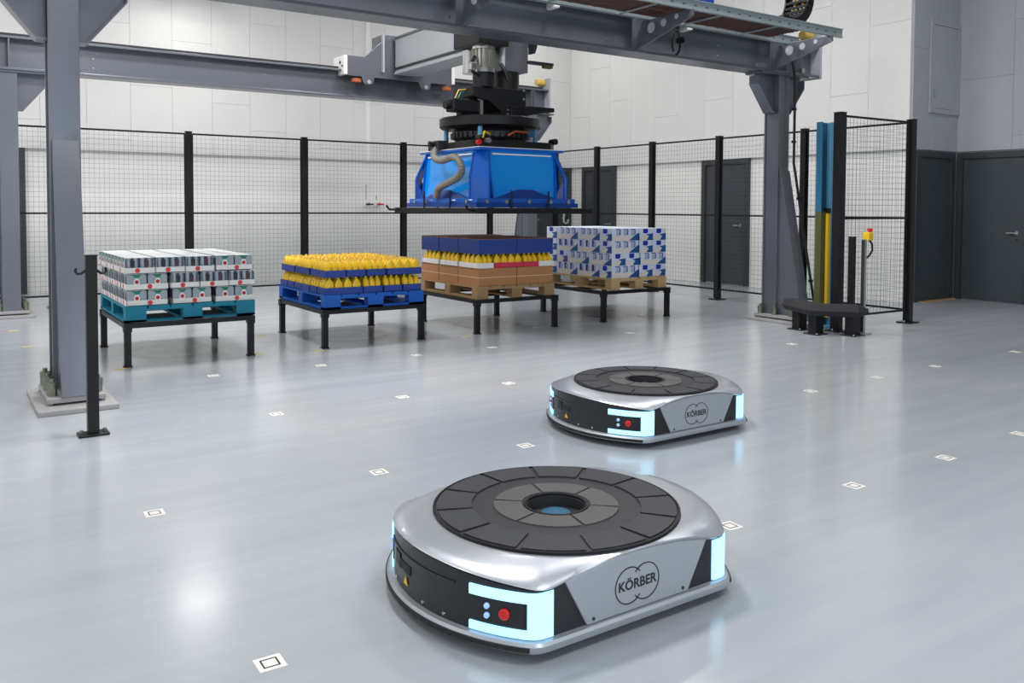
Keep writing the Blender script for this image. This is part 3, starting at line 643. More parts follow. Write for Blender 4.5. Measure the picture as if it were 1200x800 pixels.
# ------------------------------------------------------------------ load one: silver can trays on teal pallet
TL, TWd, LH = .345, .25, .143
def can_tray_parts():
    tr = MB(); w_ = .006
    tr.box(-TL/2, TL/2, -TWd/2, TWd/2, 0, .004, 'traywhite')
    for q in ((-TL/2, TL/2, -TWd/2, -TWd/2+w_), (-TL/2, TL/2, TWd/2-w_, TWd/2), (-TL/2, -TL/2+w_, -TWd/2, TWd/2), (TL/2-w_, TL/2, -TWd/2, TWd/2)): tr.box(*q, 0, .048, 'traywhite')
    bd = MB()
    for s in (-1, 1):
        bd.cyl((.02, s*TWd/2, .024), .021, s*.0015, 'badgered', ax='y', n=14); bd.cyl((s*TL/2, .02, .024), .021, s*.0015, 'badgered', ax='x', n=14)
    pk = MB(); pw, pd = TL/2-.012, TWd-.02
    for i in range(3):
        for j in range(4):
            cx_ = -pw/2+pw/6+i*pw/3; cy_ = (-.5+.125+j*.25)*pd; r = .027
            pk.lathe([(r*.85, .0), (r, .006), (r, .118), (r*.8, .13)], 'can', c=(cx_, cy_, .004), n=12)
    for s in (-1, 1):
        for j in (-.25, .25):
            pk.prism([(j*pd-.012, .02), (j*pd+.008, .02), (j*pd+.018, .112), (j*pd-.018, .112)], 'x', s*(pw/2-.003), s*(pw/2+.001), 'ink' if j*s < 0 else 'cangrape')
        pk.prism([(-.25*pd-.045, .05), (-.25*pd+.035, .05), (-.25*pd+.02, .04), (-.25*pd-.03, .04)], 'x', s*(pw/2+.001), s*(pw/2+.003), 'packgreen')
    wr = MB()
    for s in (-1, 1):
        wr.box(-pw/2, pw/2, s*pd/2-.001, s*pd/2+.003, .006, .125, 'packwrap')
    wr.box(-pw/2+.004, pw/2-.004, -pd/2, pd/2, .132, .136, 'film')
    lb = MB()
    for s in (-1, 1):
        y0 = s*(pd/2+.0034); y1 = s*(pd/2+.0048)
        lb.prism([(-.034, .128), (.034, .128), (.012, .098), (-.012, .098)], 'y', y0, y1, 'packgreen')
        lb.prism([(-.012, .1), (.012, .1), (.024, .072), (.024, .046), (-.024, .046), (-.024, .072)], 'y', y0, y1, 'white')
        lb.cyl((0, y1, .066), .017, s*.001, 'packred', ax='y', n=12)
        lb.prism([(-.05, .052), (.05, .052), (.03, .044), (-.03, .044)], 'y', y0, y0+s*.0008, 'packgreen')
    return tr.mesh('tray'), bd.mesh('red_badge'), pk.mesh('can_pack', True), wr.mesh('shrink_wrap'), lb.mesh('pack_label')
CT = can_tray_parts()
def can_tray(x, y, z, rot, label):
    t = thing('can_tray', (x, y, z), label, 'can tray', 'trays of silver cans on the teal pallet', rz=rot)
    a = inst('tray', CT[0], t); tag(inst('red_badge', CT[1], a), kind='stuff')
    for s in (-1, 1):
        p = inst('can_pack', CT[2], t, (s*TL/4, 0, 0)); tag(p, kind='stuff'); tag(inst('shrink_wrap', CT[3], p), kind='stuff'); tag(inst('pack_label', CT[4], p), kind='stuff')
LN = ['bottom', 'middle', 'top']
X0, Y0 = 1.36, 7.975
def rowname(r, n): return 'front row' if r == 0 else ('back row' if r == n-1 else '%s row from the front' % ORD[r])
for L_ in range(3):
    z = PZ+L_*LH+.001
    if L_ == 0: cols = [('w', .19), ('w', .57), ('w', .95)]
    elif L_ == 1: cols = [('w', .19), ('n', .508), ('n', .764), ('n', 1.018)]
    else: cols = [('n', .127), ('n', .382), ('n', .638), ('w', .95)]
    for ci, (k, cx_) in enumerate(cols):
        nr = 5 if k == 'w' else 4
        for r in range(nr):
            if L_ < 2 and 0 < r < nr-1 and 0 < ci < len(cols)-1: continue
            yy = (.137+r*.272) if k == 'w' else (.18+r*.350)
            j = random.uniform(-.001, .001)
            can_tray(X0+cx_+j, Y0+yy-.006+j, z, (0 if k == 'w' else PI/2)+random.uniform(-.003, .003), 'white tray of silver cans, %s layer, %s, %s from left' % (LN[L_], rowname(r, nr), ORD[ci]))
# ------------------------------------------------------------------ yellow bottles
def bottle_mesh(wd, dp, h):
    b = MB(); prof = [(.9, 0), (1, .04), (1, .54), (.95, .6), (.66, .76), (.36, .88), (.26, .9)]
    vs = []; n = 10
    for k, z in prof:
        for i in range(n):
            a = 2*PI*i/n; ca, sa = math.cos(a), math.sin(a)
            ex = .55; x = math.copysign(abs(ca)**ex, ca); y = math.copysign(abs(sa)**ex, sa)
            kd = .5+.5*k if k < 1 else 1
            vs.append((x*wd/2*k, y*dp/2*kd, z*h))
    fs = [(j*n+i, j*n+(i+1) % n, (j+1)*n+(i+1) % n, (j+1)*n+i) for j in range(len(prof)-1) for i in range(n)]+[list(range(n))[::-1], list(range((len(prof)-1)*n, len(prof)*n))]
    b.add(vs, fs, 'bottleyellow'); b.cyl((0, 0, .9*h), wd*.14, .1*h, 'bottlecap', n=8)
    return b.mesh('bottle', True)
BL, BW, BH = .40, .212, .172
BOT = bottle_mesh(.093, .062, BH-.012); BOT3 = bottle_mesh(.093, .062, .146)
def tray_mesh(L, W, H, m, nm='tray'):
    b = MB(); w_ = .006
    b.box(-L/2, L/2, -W/2, W/2, 0, .005, m)
    for q in ((-L/2, L/2, -W/2, -W/2+w_), (-L/2, L/2, W/2-w_, W/2), (-L/2, -L/2+w_, -W/2, W/2), (L/2-w_, L/2, -W/2, W/2)): b.box(*q, 0, H, m)
    return b.mesh(nm)
TRN = tray_mesh(BL, BW, .068, 'traynavy')
def bottle_tray(x, y, z, rot, label, trm, group, bot=BOT):
    t = thing('bottle_tray', (x, y, z), label, 'bottle tray', group, rz=rot)
    inst('tray', trm, t)
    for i in range(4):
        for j in range(3):
            o = inst('bottle', bot, t, (-.144+i*.096, -.065+j*.065, .007)); o.rotation_euler = (random.uniform(-.015, .015), random.uniform(-.015, .015), random.uniform(-.02, .02))
X0, Y0 = 3.185, 7.965
for L_ in range(2):
    z = PZ+L_*BH+.001
    cols = [('w', .205), ('n', .52), ('n', .745), ('n', .965)] if L_ == 0 else [('n', .115), ('n', .335), ('n', .553), ('w', .875)]
    for ci, (k, cx_) in enumerate(cols):
        nr = 6 if k == 'w' else 3
        for r in range(nr):
            if L_ < 1 and 0 < r < nr-1 and 0 < ci < len(cols)-1: continue
            yy = (.11+r*.22) if k == 'w' else (.205+r*.44)
            bottle_tray(X0+cx_, Y0+yy, z, (0 if k == 'w' else PI/2)+random.uniform(-.004, .004), 'navy tray of yellow bottles, %s layer, %s, %s from left' % (('bottom', 'top')[L_], rowname(r, nr), ORD[ci]), TRN, 'navy trays of yellow bottles on the blue pallet')
# ------------------------------------------------------------------ load three: brown cartons, bottles, blue cartons
def simple_carton(L, W, H, m, lid=None, tape=False):
    b = MB(); b.box(-L/2, L/2, -W/2, W/2, 0, H, m); parts = [b.mesh('box')]
    if tape:
        b = MB(); e = .0012; b.box(-L/2-e, L/2+e, -W/2-e, W/2+e, H*.46, H*.5, 'tape'); parts.append(b.mesh('tape'))
    if lid:
        b = MB(); b.box(-L/2+.004, L/2-.004, -W/2+.002, -.002, H, H+.006, lid); b.box(-L/2+.004, L/2-.004, .002, W/2-.002, H, H+.009, lid); parts.append(b.mesh('flap'))
    return parts
X0, Y0 = 4.965, 7.965
BC = simple_carton(.508, .435, .195, 'carton', tape=True); UC = simple_carton(.508, .435, .162, 'cartonblue', lid='cartonlid')
ZL2 = PZ+.197
for ci in range(2):
    for r in range(3):
        sd = ('left', 'right')[ci]
        t = thing('brown_carton', (X0+.258+ci*.515, Y0+.22+r*.445, PZ+.001), 'brown taped carton on wooden pallet, %s column, %s' % (sd, rowname(r, 3)), 'carton', 'brown cartons on the wooden pallet', rz=random.uniform(-.008, .008))
        inst('box', BC[0], t); inst('tape', BC[1], t)
        t = thing('blue_carton', (X0+.258+ci*.515, Y0+.22+r*.445, ZL2+.158), 'dark blue carton above yellow bottles, %s column, %s' % (sd, rowname(r, 3)), 'carton', 'dark blue cartons on top of the bottles', rz=random.uniform(-.008, .008))
        inst('box', UC[0], t); inst('flap', UC[2-1], t)
TRR = tray_mesh(BL, BW, .058, 'trayred'); TRW = tray_mesh(BL, BW, .058, 'traywhite')
for ci, (k, cx_) in enumerate((('n', .11), ('w', .42), ('n', .73), ('n', .945))):
    nr = 6 if k == 'w' else 3
    for r in range(nr):
        yy = (.11+r*.22) if k == 'w' else (.205+r*.44)
        red = r == 0 and ci in (1, 2)
        bottle_tray(X0-.01+cx_, Y0+yy, ZL2+.001, (0 if k == 'w' else PI/2), '%s bottle tray between brown and blue cartons, %s, %s from left' % ('pinkish red' if red else 'white', rowname(r, nr), ORD[ci]), TRR if red else TRW, 'bottle trays between the cartons', BOT3)
# ------------------------------------------------------------------ load four: white and blue printed cartons
CL, CW, CH = .438, .228, .154
def printed_carton(k):
    L, W, H = CL, CW, CH; b = MB(); b.box(-L/2+.001, L/2-.001, -W/2+.001, W/2-.001, 0, H-.0015, 'boxwhite')
    pr = MB(); e = .0012
    for s in (-1, 1):
        f = lambda u, z: (u*s*-1, z)
        def pl(pts, m, j=0): pr.prism([(-s*u, z) for u, z in pts], 'y', s*W/2-s*.001, s*(W/2-.001+e+j*.0004), m)
        pl([(-L/2+.004, .004), (L*.2, .004), (L*.38, .062), (-L/2+.004, .062)], 'boxbeige')
        pl([(L*.14, .004), (L/2-.002, .004), (L/2-.002, .1), (L*.38, .07), (L*.26, .04)], 'boxnavy', 1)
        for i in range(3):
            u = -L*.36+i*L*.28; pl([(u+.01, .064), (u+.06, .064), (u+.06, .12), (u+.05, .136), (u+.02, .136), (u+.01, .12)], 'boxgrey')
        for i in range(3):
            u = -L*.36+i*L*.28
            if k == 0:
                pl([(u, .148), (u+.075, .148), (u+.075, .138), (u, .138)], 'boxblue'); pl([(u+.066, .138), (u+.082, .138), (u+.082, .075), (u+.06, .075), (u+.06, .086), (u+.066, .09)], 'boxblue')
            else:
                pl([(u-.02, .15), (u+.025, .15), (u+.025, .07), (u-.02, .07)], 'boxblue')
        def ps(pts, m, j=0): pr.prism([(s*u, z) for u, z in pts], 'x', s*L/2-s*.001, s*(L/2-.001+e+j*.0004), m)
        ps([(-W/2+.004, .004), (W*.1, .004), (W*.32, .06), (-W/2+.004, .054)], 'boxbeige')
        ps([(W*.02, .004), (W/2-.002, .004), (W/2-.002, .092), (-W*.02, .076), (W*.2, .055)], 'boxnavy', 1)
        ps([(-W*.24, .149), (W*.12, .149), (W*.12, .1), (0, .088), (-W*.24, .094)], 'boxblue')
    return b.mesh('box'), pr.mesh('print')
PC = [printed_carton(0), printed_carton(1)]
X0, Y0 = 6.915, 7.985
A_, B_ = .232, .443
for L_ in range(4):
    z = PZ-.012+.012+L_*CH+.001
    left = [(.22, A_/2, 0), (A_/2, A_+B_/2, 1), (A_*1.5-.025, A_+B_/2, 1), (A_/2, A_+B_*1.5, 1), (A_*1.5-.025, A_+B_*1.5, 1), (.22, A_*1.5+B_*2, 0)]
    left = [(px if k == 0 else (.115 if i % 2 == 1 else .345), py, k) for i, (px, py, k) in enumerate(left)]
    right = [(.575, B_/2, 1), (.805, B_/2, 1), (.575, B_*1.5, 1), (.805, B_*1.5, 1), (.70, B_*2+A_/2, 0), (.70, B_*2+A_*1.5, 0)]
    lay = left+right
    mirror = L_ == 1
    for i, (px, py, k) in enumerate(lay):
        if mirror: px = .92-px
        pc = PC[(i+L_) % 2 if k == 1 else 0]
        side = 'left half' if px < .46 else 'right half'
        near = sorted([(q[1], q[0]) for q in (left if i < 6 else right)]).index((lay[i][1], lay[i][0]))
        t = thing('printed_carton', (X0+px+random.uniform(-.0006, .0006), Y0+py, z), 'white and blue carton, %s layer from bottom, %s, %s from front' % (ORD[L_], side, ORD[near]), 'carton', 'white and blue cartons on the pale pallet', rz=(0 if k == 0 else PI/2)+random.uniform(-.002, .002))
        inst('box', pc[0], t); tag(inst('print', pc[1], t), kind='stuff')
# ------------------------------------------------------------------ transport robots
CXA = -.05
def rad(th, R, w):
    c, s_ = abs(math.cos(th)), abs(math.sin(th)); a = CXA*c+math.sqrt(R*R-CXA*CXA*s_*s_)
    b = w/max(s_, 1e-4); p = 60
    return (a**-p+min(b, 50)**-p)**(-1/p)
def pt(th, R, w, z): r = rad(th, R, w); return (r*math.cos(th), r*math.sin(th), z)
def th_y(y, R, w, s=-1):   # angle on the front arc (x<0) with given y
    lo, hi = PI, PI+1.2
    for _ in range(40):
        m = (lo+hi)/2
        if pt(m, R, w, 0)[1] > -abs(y): lo = m
        else: hi = m
    return lo if y < 0 else 2*PI-lo
RB, WB = .65, .455
RC, WC = .653, .468
def band(b, t0, t1, z0, z1, off, thick, m, n=14):
    vs = []
    for i in range(n+1):
        t_ = t0+(t1-t0)*i/n; zz0 = z0(t_) if callable(z0) else z0; zz1 = z1(t_) if callable(z1) else z1
        vs += [pt(t_, RB+off, WB+off, zz0), pt(t_, RB+off+thick, WB+off+thick, zz0), pt(t_, RB+off+thick, WB+off+thick, zz1), pt(t_, RB+off, WB+off, zz1)]
    fs = []
    for i in range(n):
        for k in range(4): fs.append((4*i+k, 4*i+(k+1) % 4, 4*i+4+(k+1) % 4, 4*i+4+k))
    fs += [(0, 1, 2, 3), (4*n+3, 4*n+2, 4*n+1, 4*n)]
    return b.add(vs, fs, m)
THC = math.atan2(.465, .42)         # corner angle measured from the x axis
def crease(th):
    x, y, _ = pt(th, RC, WC, 0)
    zs = .226+.042*max(0, 1-(x/.36)**2); zf = .226+.03*max(0, 1-(y/.46)**2)
    return max(zs if abs(y) > .43 else .226, zf if abs(x) > .40 else .226)
def make_robot(loc, label):
    t = thing('transport_robot', loc, label, 'robot', 'flat silver transport robots')
    N_ = 160; TH = [2*PI*i/N_ for i in range(N_)]
    # silver shell between crease and turntable rim
    b = MB(); vs = []
    rings = []
    for k, u in enumerate((0, .06, .35, .7, 1)):
        for th in TH:
            xo, yo, _ = pt(th, RC, WC, 0); ro = math.hypot(xo, yo); r = ro+(min(.463, ro-.004)-ro)*u
            zc = crease(th); z = zc+(.274-zc)*(1-(1-u)**2)+(.004 if k == 1 else 0)
            vs.append((r*math.cos(th), r*math.sin(th), z))
    fs = [(k*N_+i, k*N_+(i+1) % N_, (k+1)*N_+(i+1) % N_, (k+1)*N_+i) for k in range(4) for i in range(N_)]
    # lip under the crease
    lo = len(vs); vs += [pt(th, RC-.012, WC-.012, crease(th)-.008) for th in TH]
    fs += [(lo+i, lo+(i+1) % N_, (i+1) % N_, i) for i in range(N_)]
    b.add(vs, fs, 'silver').build('top_shell', t, smooth=True)
    # black fascia all round
    b = MB(); vs = [pt(th, RB, WB, .06) for th in TH]+[pt(th, RB, WB, crease(th)-.006) for th in TH]
    b.add(vs, [(i, (i+1) % N_, N_+(i+1) % N_, N_+i) for i in range(N_)], 'robotblack').build('fascia', t, smooth=True)
    # chassis and bumper
    b = MB(); vs = [pt(th, RB-.03, .43, .018) for th in TH]+[pt(th, RB-.01, .445, .05) for th in TH]
    b.add(vs, [(i, (i+1) % N_, N_+(i+1) % N_, N_+i) for i in range(N_)]+[list(range(N_))[::-1], list(range(N_, 2*N_))], 'black').build('chassis', t)
    b = MB(); prof = [(0, .036), (.022, .036), (.026, .042), (.026, .058), (.018, .066), (0, .068)]
    vs = []
    for off, z in prof: vs += [pt(th, RB+off, WB+off, z) for th in TH]
    b.add(vs, [(k*N_+i, k*N_+(i+1) % N_, (k+1)*N_+(i+1) % N_, (k+1)*N_+i) for k in range(5) for i in range(N_)], 'silverside').build('bumper', t, smooth=True)
    for c0 in (PI, 0):
        b = MB(); band(b, c0-.8, c0+.8, .042, .056, .022, .009, 'rubber', 30); b.build('bumper_rubber', t, smooth=True)
    # side panels
    for s in (-1, 1):
        top = []
        for i in range(17):
            x = -.315+.63*i/16; th = math.atan2(s*WC, x); top.append((x, crease(th)-.004))
        poly = [(-.225, .07), (.225, .07)]+top[::-1]
        sp = MB().prism(poly, 'y', s*(WC-.02), s*(WC-.003), 'silverside').build('side_panel', t, bevel=.003)
        lg = MB(); yl = s*(WC-.003)
        for cx_ in (-.036, .036):
            n = 36; vs = []
            for i in range(n):
                a = 2*PI*i/n
                for r, yy in ((.0585, yl), (.0625, yl), (.0625, yl+s*.0012), (.0585, yl+s*.0012)): vs.append((cx_-.012+r*math.cos(a), yy, .155+r*math.sin(a)))
            keep = [i for i in range(n) if math.hypot(2*cx_+.0605*math.cos(2*PI*(i+.5)/n), .0605*math.sin(2*PI*(i+.5)/n)) > .047]
            fs = [(4*i+k, 4*i+(k+1) % 4, 4*((i+1) % n)+(k+1) % 4, 4*((i+1) % n)+k) for i in keep for k in range(4)]
            lg.add(vs, fs, 'ink')
        lo = lg.build('emblem_rings', sp)
        tx = inst('emblem_lettering', LOGO, sp, (-.012, yl+s*.0002, .155)); tx.rotation_euler = (PI/2, 0, 0 if s < 0 else PI)
        for x in (-.2, .2): MB().cyl((x, yl, .085), .006, s*.002, 'darkmetal', ax='y', n=10).build('screw', sp)
    # corner lights (C shape), control panels
    for sx in (1, -1):
        for sy in (-1, 1):
            def A(th):      # th defined for the front/-y corner, mirrored to the others
                x, y = math.cos(th), math.sin(th); x *= sx; y *= -sy
                return math.atan2(y, x)
            ta, tb, tc_ = th_y(-.268, RB, WB), th_y(-.432, RB, WB), math.atan2(-WB, -.352)+2*PI
            tp = th_y(-.425, RB, WB)
            def bd(b, a, e, *r, **k):
                a2, e2 = A(a), A(e)
                d = (e2-a2+PI) % (2*PI)-PI
                band(b, a2, a2+d, *r, **k)
            b = MB(); bd(b, ta, tc_, .183, .215, .0, .007, 'ledlight', n=16); bd(b, ta, tc_, .072, .098, 0, .007, 'ledlight', n=16); bd(b, tb, tc_, .098, .183, 0, .007, 'ledlight', n=10)
            b.build('corner_light', t, smooth=True)
            if sx == 1:
                b = MB(); bd(b, ta-.005, tp, .104, .178, 0, .003, 'robotblack'); cp = b.build('control_panel', t, smooth=True)
                th = A(th_y(-.375, RB, WB)); px, py, _ = pt(th, RB+.003, WB+.003, 0)
                def button(th, z, r, m, nm):
                    p = Vector(pt(th, RB+.002, WB+.002, z)); q = Vector(pt(th+.01, RB+.002, WB+.002, z)); tg = (q-p).normalized(); nrm = tg.cross(Vector((0, 0, 1)))
                    vs = []; n = 16
                    for hgt, rr in ((0, r), (.008, r), (.012, r*.7)):
                        for i in range(n):
                            a = 2*PI*i/n; vs.append(p+nrm*hgt+tg*rr*math.cos(a)+Vector((0, 0, 1))*rr*math.sin(a))
                    MB().add(vs, [(k*n+i, k*n+(i+1) % n, (k+1)*n+(i+1) % n, (k+1)*n+i) for k in range(2) for i in range(n)]+[list(range(2*n, 3*n))], m).build(nm, cp)
                button(th, .141, .018, 'red', 'emergency_button')
                th2 = A(th_y(-.325, RB, WB)); button(th2, .157, .009, 'blueled', 'push_button'); button(th2, .127, .009, 'blueled', 'push_button')
    # lidar window, camera block, warning sticker, screws on the front
    for c0 in (PI, 0):
        b = MB(); band(b, c0-.42, c0+.36, .196, .203, 0, .004, 'darkmetal', 20); b.build('sensor_strip', t)
    b = MB(); band(b, PI-.30, PI-.2, .135, .185, 0, .004, 'black', 6); cm = b.build('camera_window', t)
    b = MB(); band(b, PI-.2, PI-.04, .14, .17, 0, .003, 'rubber', 6); b.build('camera_cover', t)
    p0, p1, p2 = pt(PI-.13, RB+.003, WB+.003, .1), pt(PI-.07, RB+.003, WB+.003, .1), pt(PI-.1, RB+.003, WB+.003, .128)
    vs = [p0, p1, p2]+[(p[0]-.002, p[1], p[2]) for p in (p0, p1, p2)]
    MB().add(vs, [(0, 1, 2), (5, 4, 3), (0, 1, 4, 3), (1, 2, 5, 4), (2, 0, 3, 5)], 'yellow').build('warning_sticker', t)
    for a in (-.55, -.28, .1, .28): 
        p = pt(PI+a, RB+.001, WB+.001, .085); MB().cyl((p[0]-.004, p[1], p[2]), .006, .006, 'chrome', ax='x', n=8).build('screw', t)
    # turntable
    tt = MB().lathe([(.458, .262), (.458, .276), (.452, .28), (.12, .28), (.11, .274), (.11, .235), (.0, .235)], 'ringgrey', n=72, close=False).build('turntable', t, smooth=True)
    MB().sector(.455, .462, 0, 2*PI, .27, .284, 'black', n=72).build('rim', tt)
    pm = MB().sector(.318, .448, .022, 2*PI/12-.022, .279, .2865, 'pad', n=6).mesh('outer_pad')
    for i in range(12): inst('outer_pad', pm, tt, (0, 0, 0), 2*PI*i/12+.12)
    pm = MB().sector(.13, .235, .03, 2*PI/6-.03, .279, .2845, 'padinner', n=8).mesh('inner_pad')
    for i in range(6): inst('inner_pad', pm, tt, (0, 0, 0), 2*PI*i/6+.3)
    hb = MB().sector(.112, .122, 0, 2*PI, .27, .2835, 'black', n=40).build('hub_ring', tt)
    MB().lathe([(.055, .235), (.055, .25), (.04, .256), (.03, .256)], 'profileblue', n=24).build('hub', tt, smooth=True)
    for x in (-.25, .25):
        for s in (-1, 1): MB().cyl((x, s*.3-.03, .055), .055, .06, 'rubber', ax='y', n=20).build('wheel', t)
    return t
LOGO = text_mesh('KÖRBER', .045, .0006, 'ink')
r1 = make_robot((3.815, 4.065, 0), 'parked silver robot with grooved black turntable in mid floor')
r2 = make_robot((1.925, 2.53, 0), 'large silver robot in the near foreground, moving on the floor')
BX('type_sticker', r2, -.5, -.36, .02, .12, .2635, .2645, 'sticker')
# ------------------------------------------------------------------ floor markers
mk = MB(); mk.box(-.042, .042, -.042, .042, 0, .0015, 'sticker')
fm = MB(); a, w_ = .026, .005
for q in ((-a, a, -a, -a+w_), (-a, a, a-w_, a), (-a, -a+w_, -a, a), (a-w_, a, -a, a)): fm.box(*q, .0015, .0021, 'ink')
MKM, FMM = mk.mesh('sticker'), fm.mesh('square_print')
marks = [(.83, 2.53, 'in the bottom left foreground'), (2.88, 2.52, 'touching the near robot at its right light'), (3.825, 2.545, 'right of the near robot, front row'), (4.69, 2.55, 'second right of the near robot, front row'), (5.585, 2.573, 'at the right picture edge, front row'),
 (.81, 4.077, 'left of the near robot, second row'), (1.92, 4.064, 'above the near robot left shoulder'), (2.853, 4.047, 'just left of the parked robot'), (5.54, 4.07, 'right of the parked robot'), (6.456, 4.1, 'second right of the parked robot'), (7.35, 4.11, 'third right of the parked robot'), (8.77, 4.1, 'far right of the parked robot at the picture edge'),
 (1.888, 5.587, 'right of the black bollard'), (2.832, 5.587, 'centre left in the third row'), (3.756, 5.566, 'behind the parked robot to its left'), (7.297, 5.598, 'in front of the black barrier'),
 (1.886, 7.14, 'in front of the silver can load'), (2.796, 7.094, 'in front of the gap left of the blue pallet'), (3.743, 7.1, 'in front of the yellow bottle load'), (4.583, 7.083, 'in front of the gap beside the brown cartons'), (6.405, 7.08, 'in front of the white and blue cartons'), (1.0, 9.6, 'behind the left column, farther one'), (.95, 8.3, 'behind the left column, nearer one')]
for x, y, s in marks:
    t = thing('floor_marker', (x, y, 0), 'white square floor sticker '+s, 'floor marker', 'white square floor stickers', rz=random.uniform(-.05, .05))
    inst('sticker', MKM, t); inst('square_print', FMM, t)
yt = [(1.30, 7.86, .1, 'left front foot of the teal pallet stand'), (2.5, 7.98, .1, 'right front foot of the teal pallet stand'), (1.32, 9.2, .08, 'left rear foot of the teal pallet stand'), (3.05, 7.8, .11, 'left front foot of the blue pallet stand'), (4.05, 8.0, .1, 'right front foot of the blue pallet stand'), (4.72, 7.82, .11, 'left front foot of the brown carton stand'), (5.75, 7.98, .09, 'right front foot of the brown carton stand'), (7.5, 8.1, .09, 'inside the white carton stand'), (2.9, 9.1, .1, 'left rear foot of the blue pallet stand'),
 (.75, 9.6, .1, 'far column, left mark'), (.92, 8.75, .12, 'far column, nearer mark'), (.85, 7.35, .13, 'left column base plate'), (1.02, 7.42, .1, 'left column base plate, right mark'), (.72, 10.9, .1, 'far left column foot')]
for i, (x, y, s, nm) in enumerate(yt):
    o = MB().box(-s/2, s/2, -.02, .02, 0, .001, 'yellowtape').build('tape_mark', None, (x, y, 0.0)); tag(o, 'worn yellow floor tape mark by the '+nm, 'tape', 'yellow tape marks')
# ------------------------------------------------------------------ bollard, barrier, posts at the cell entrance
t = thing('bollard', (.785, 5.69, 0), 'slim black bollard with two hooks in front of left column', 'bollard')
BX('post', t, -.032, .032, -.03, .03, .014, 1.09, 'blackmetal', .004); BX('base_plate', t, -.085, .085, -.06, .06, 0, .014, 'black', .003)
for k in (-1, 1):
    MB().tube([(k*.03, 0, 1.005), (k*.055, 0, .985), (k*.075, 0, .985), (k*.085, 0, 1.0), (k*.08, 0, 1.02)], .008, 'black', n=6).build('hook', t, smooth=True)
    MB().cyl((k*.065, .0, .014), .011, .02, 'boltzinc', n=6).build('bolt', t)
BX('cap', t, -.034, .034, -.032, .032, 1.09, 1.098, 'black')
t = thing('impact_barrier', (0, 0, 0), 'low black impact barrier with chunky rail at the cell entrance', 'barrier')
def sweep(path, sec, m):
    vs = []; n = len(sec); P = [Vector((*p, 0)) for p in path]
    for i, p in enumerate(P):
        d0 = (P[i]-P[i-1]).normalized() if i else None; d1 = (P[i+1]-P[i]).normalized() if i < len(P)-1 else None
        d = ((d0 or d1)+(d1 or d0)).normalized(); nn = Vector((-d.y, d.x, 0)); sc = 1/max(.5, nn.dot(Vector((-(d0 or d1).y, (d0 or d1).x, 0))))
        k_ = .45 if i in (0, len(P)-1) else 1
        for u, v in sec: vs.append(p+nn*u*sc*k_+Vector((0, 0, .27+(v-.27)*k_)))
    fs = [(i*n+k, i*n+(k+1) % n, (i+1)*n+(k+1) % n, (i+1)*n+k) for i in range(len(P)-1) for k in range(n)]+[list(range(n))[::-1], list(range((len(P)-1)*n, len(P)*n))]
    return MB().add(vs, fs, m)
sweep([(8.38, 6.52), (8.33, 6.42), (8.09, 5.9), (8.38, 5.58), (8.46, 5.50)], [(-.11, .27), (-.07, .21), (.07, .21), (.11, .27), (.07, .34), (-.07, .34)], 'rubber').build('rail', t, bevel=.006)
for x, y in ((8.26, 6.24), (8.1, 5.9), (8.36, 5.62)):
    l_ = BX('leg', t, x-.07, x+.07, y-.05, y+.05, .012, .23, 'black', .004); BX('foot_plate', l_, x-.1, x+.1, y-.09, y+.09, 0, .012, 'darkmetal')
    for q in (-.08, .08): MB().cyl((x+q, y-.07, .012), .012, .012, 'chrome', n=6).build('bolt', l_)
t = thing('light_curtain_post', (8.64, 6.2, 0), 'tall blue safety post with yellow strip beside right fence', 'safety post')
MB().box(-.1, -.085, -.02, .06, .03, 2.4, 'profileblue').box(-.085, .085, .045, .06, .03, 2.4, 'profileblue').box(.085, .1, -.02, .06, .03, 2.4, 'profilelight').build('blue_profile', t, bevel=.003)
BX('front_lip', t, .04, .1, -.035, -.02, .03, 2.4, 'profilelight'); BX('olive_cover', t, -.106, -.02, -.028, .05, .15, 1.36, 'olive')
BX('yellow_bar', t, -.015, .035, -.055, -.005, .12, 1.34, 'yellow', .004); BX('bar_cap', t, -.017, .037, -.057, -.003, 1.34, 1.40, 'black'); BX('base_plate', t, -.13, .13, -.11, .11, 0, .03, 'profilelight'); MB().cyl((-.03, -.03, .2), .03, -.03, 'chrome', ax='y', n=12).build('bracket', t)
t = thing('entrance_post', (8.52, 5.75, 0), 'short plain black post behind the black barrier', 'post')
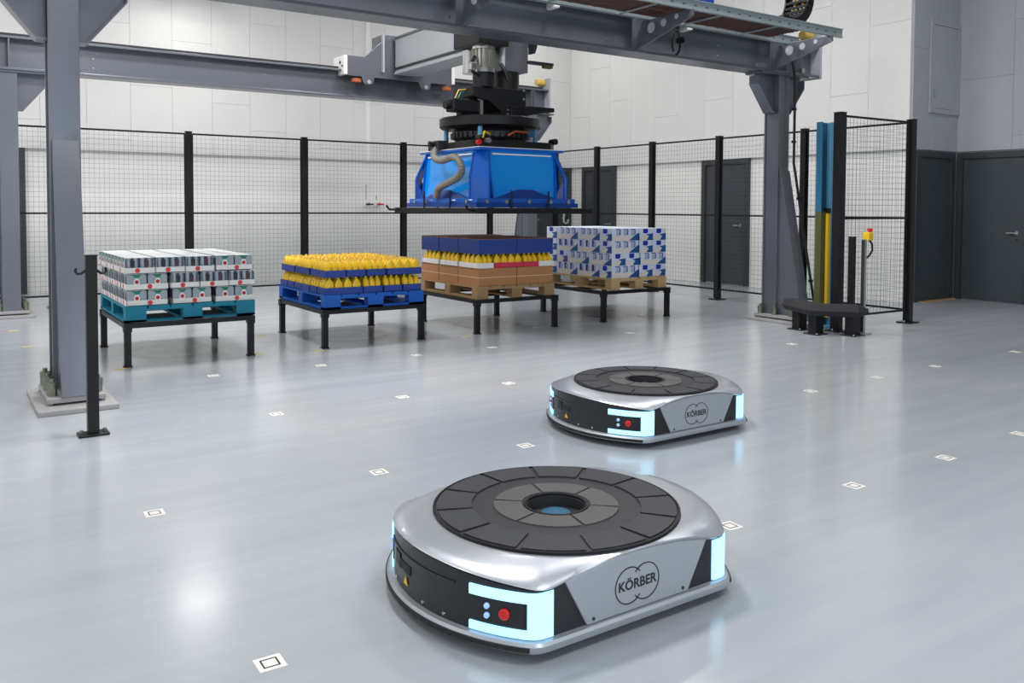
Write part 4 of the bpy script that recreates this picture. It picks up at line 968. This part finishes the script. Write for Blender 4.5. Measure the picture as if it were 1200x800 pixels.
BX('post', t, -.032, .032, -.03, .03, .012, 1.075, 'blackmetal', .004); BX('base_plate', t, -.075, .075, -.06, .06, 0, .012, 'black'); BX('cap', t, -.034, .034, -.032, .032, 1.075, 1.083, 'black')
t = thing('emergency_stop_post', (8.55, 5.62, 0), 'thin silver post topped by yellow emergency stop with red button', 'post')
BX('post', t, -.02, .02, -.02, .02, .012, 1.06, 'galv', .003); BX('base_plate', t, -.08, .08, -.06, .06, 0, .012, 'galv'); BX('edge_strip', t, -.024, -.02, -.02, .02, .02, 1.05, 'darkmetal')
e = BX('switch_box', t, .0, .09, -.055, .03, 1.045, 1.135, 'yellow', .012); MB().lathe([(.02, 0), (.02, .02), (.032, .022), (.034, .035), (.02, .045)], 'red', n=16, c=(.07, -.02, 1.133)).build('button', e, smooth=True)
MB().tube([(.06, -.02, 1.05), (.10, -.03, 1.0), (.105, -.03, .93), (.06, -.02, .87), (.02, 0, .84)], .012, 'cable').build('cable', t, smooth=True)
# ------------------------------------------------------------------ on the back wall
def wall_tap(x, label, red=False):
    t = thing('wall_tap', (x, YW, 1.42), label, 'valve')
    BX('body', t, -.05, .05, -.1, -.0, -.02, .1, 'white', .01); MB().cyl((0, -.1, .02), .025, -.07, 'chrome', ax='y', n=12).build('spout', t); BX('handle', t, -.06, .09, -.18, -.16, -.0, .03, 'red' if red else 'darkmetal')
    MB().cyl((0, -.03, .1), .012, .3 if not red else .08, 'chrome', n=8).build('pipe', t)
wall_tap(6.95, 'white wall fitting with pipe behind the fence, left one'); wall_tap(7.17, 'wall fitting with red lever behind the fence, right one', True)
o = MB().box(6.93, 7.01, YW-PR-.03, YW-PR+.0, ZB, ZC, 'white').build('cable_duct'); tag(o, 'white vertical duct strip on the upper back wall', 'duct')
t = thing('wall_hook', (11.74, YW-.1, 1.1), 'white rope hook beside the dark door under the gripper', 'hook')
MB().tube([(0, 0, .14), (-.03, -.02, .05), (-.02, -.02, -.04), (.03, -.02, -.07), (.09, -.02, -.05), (.1, -.02, .02)], .022, 'rope').build('rope', t, smooth=True); BX('plate', t, -.03, .03, .0, .02, .1, .18, 'chrome')
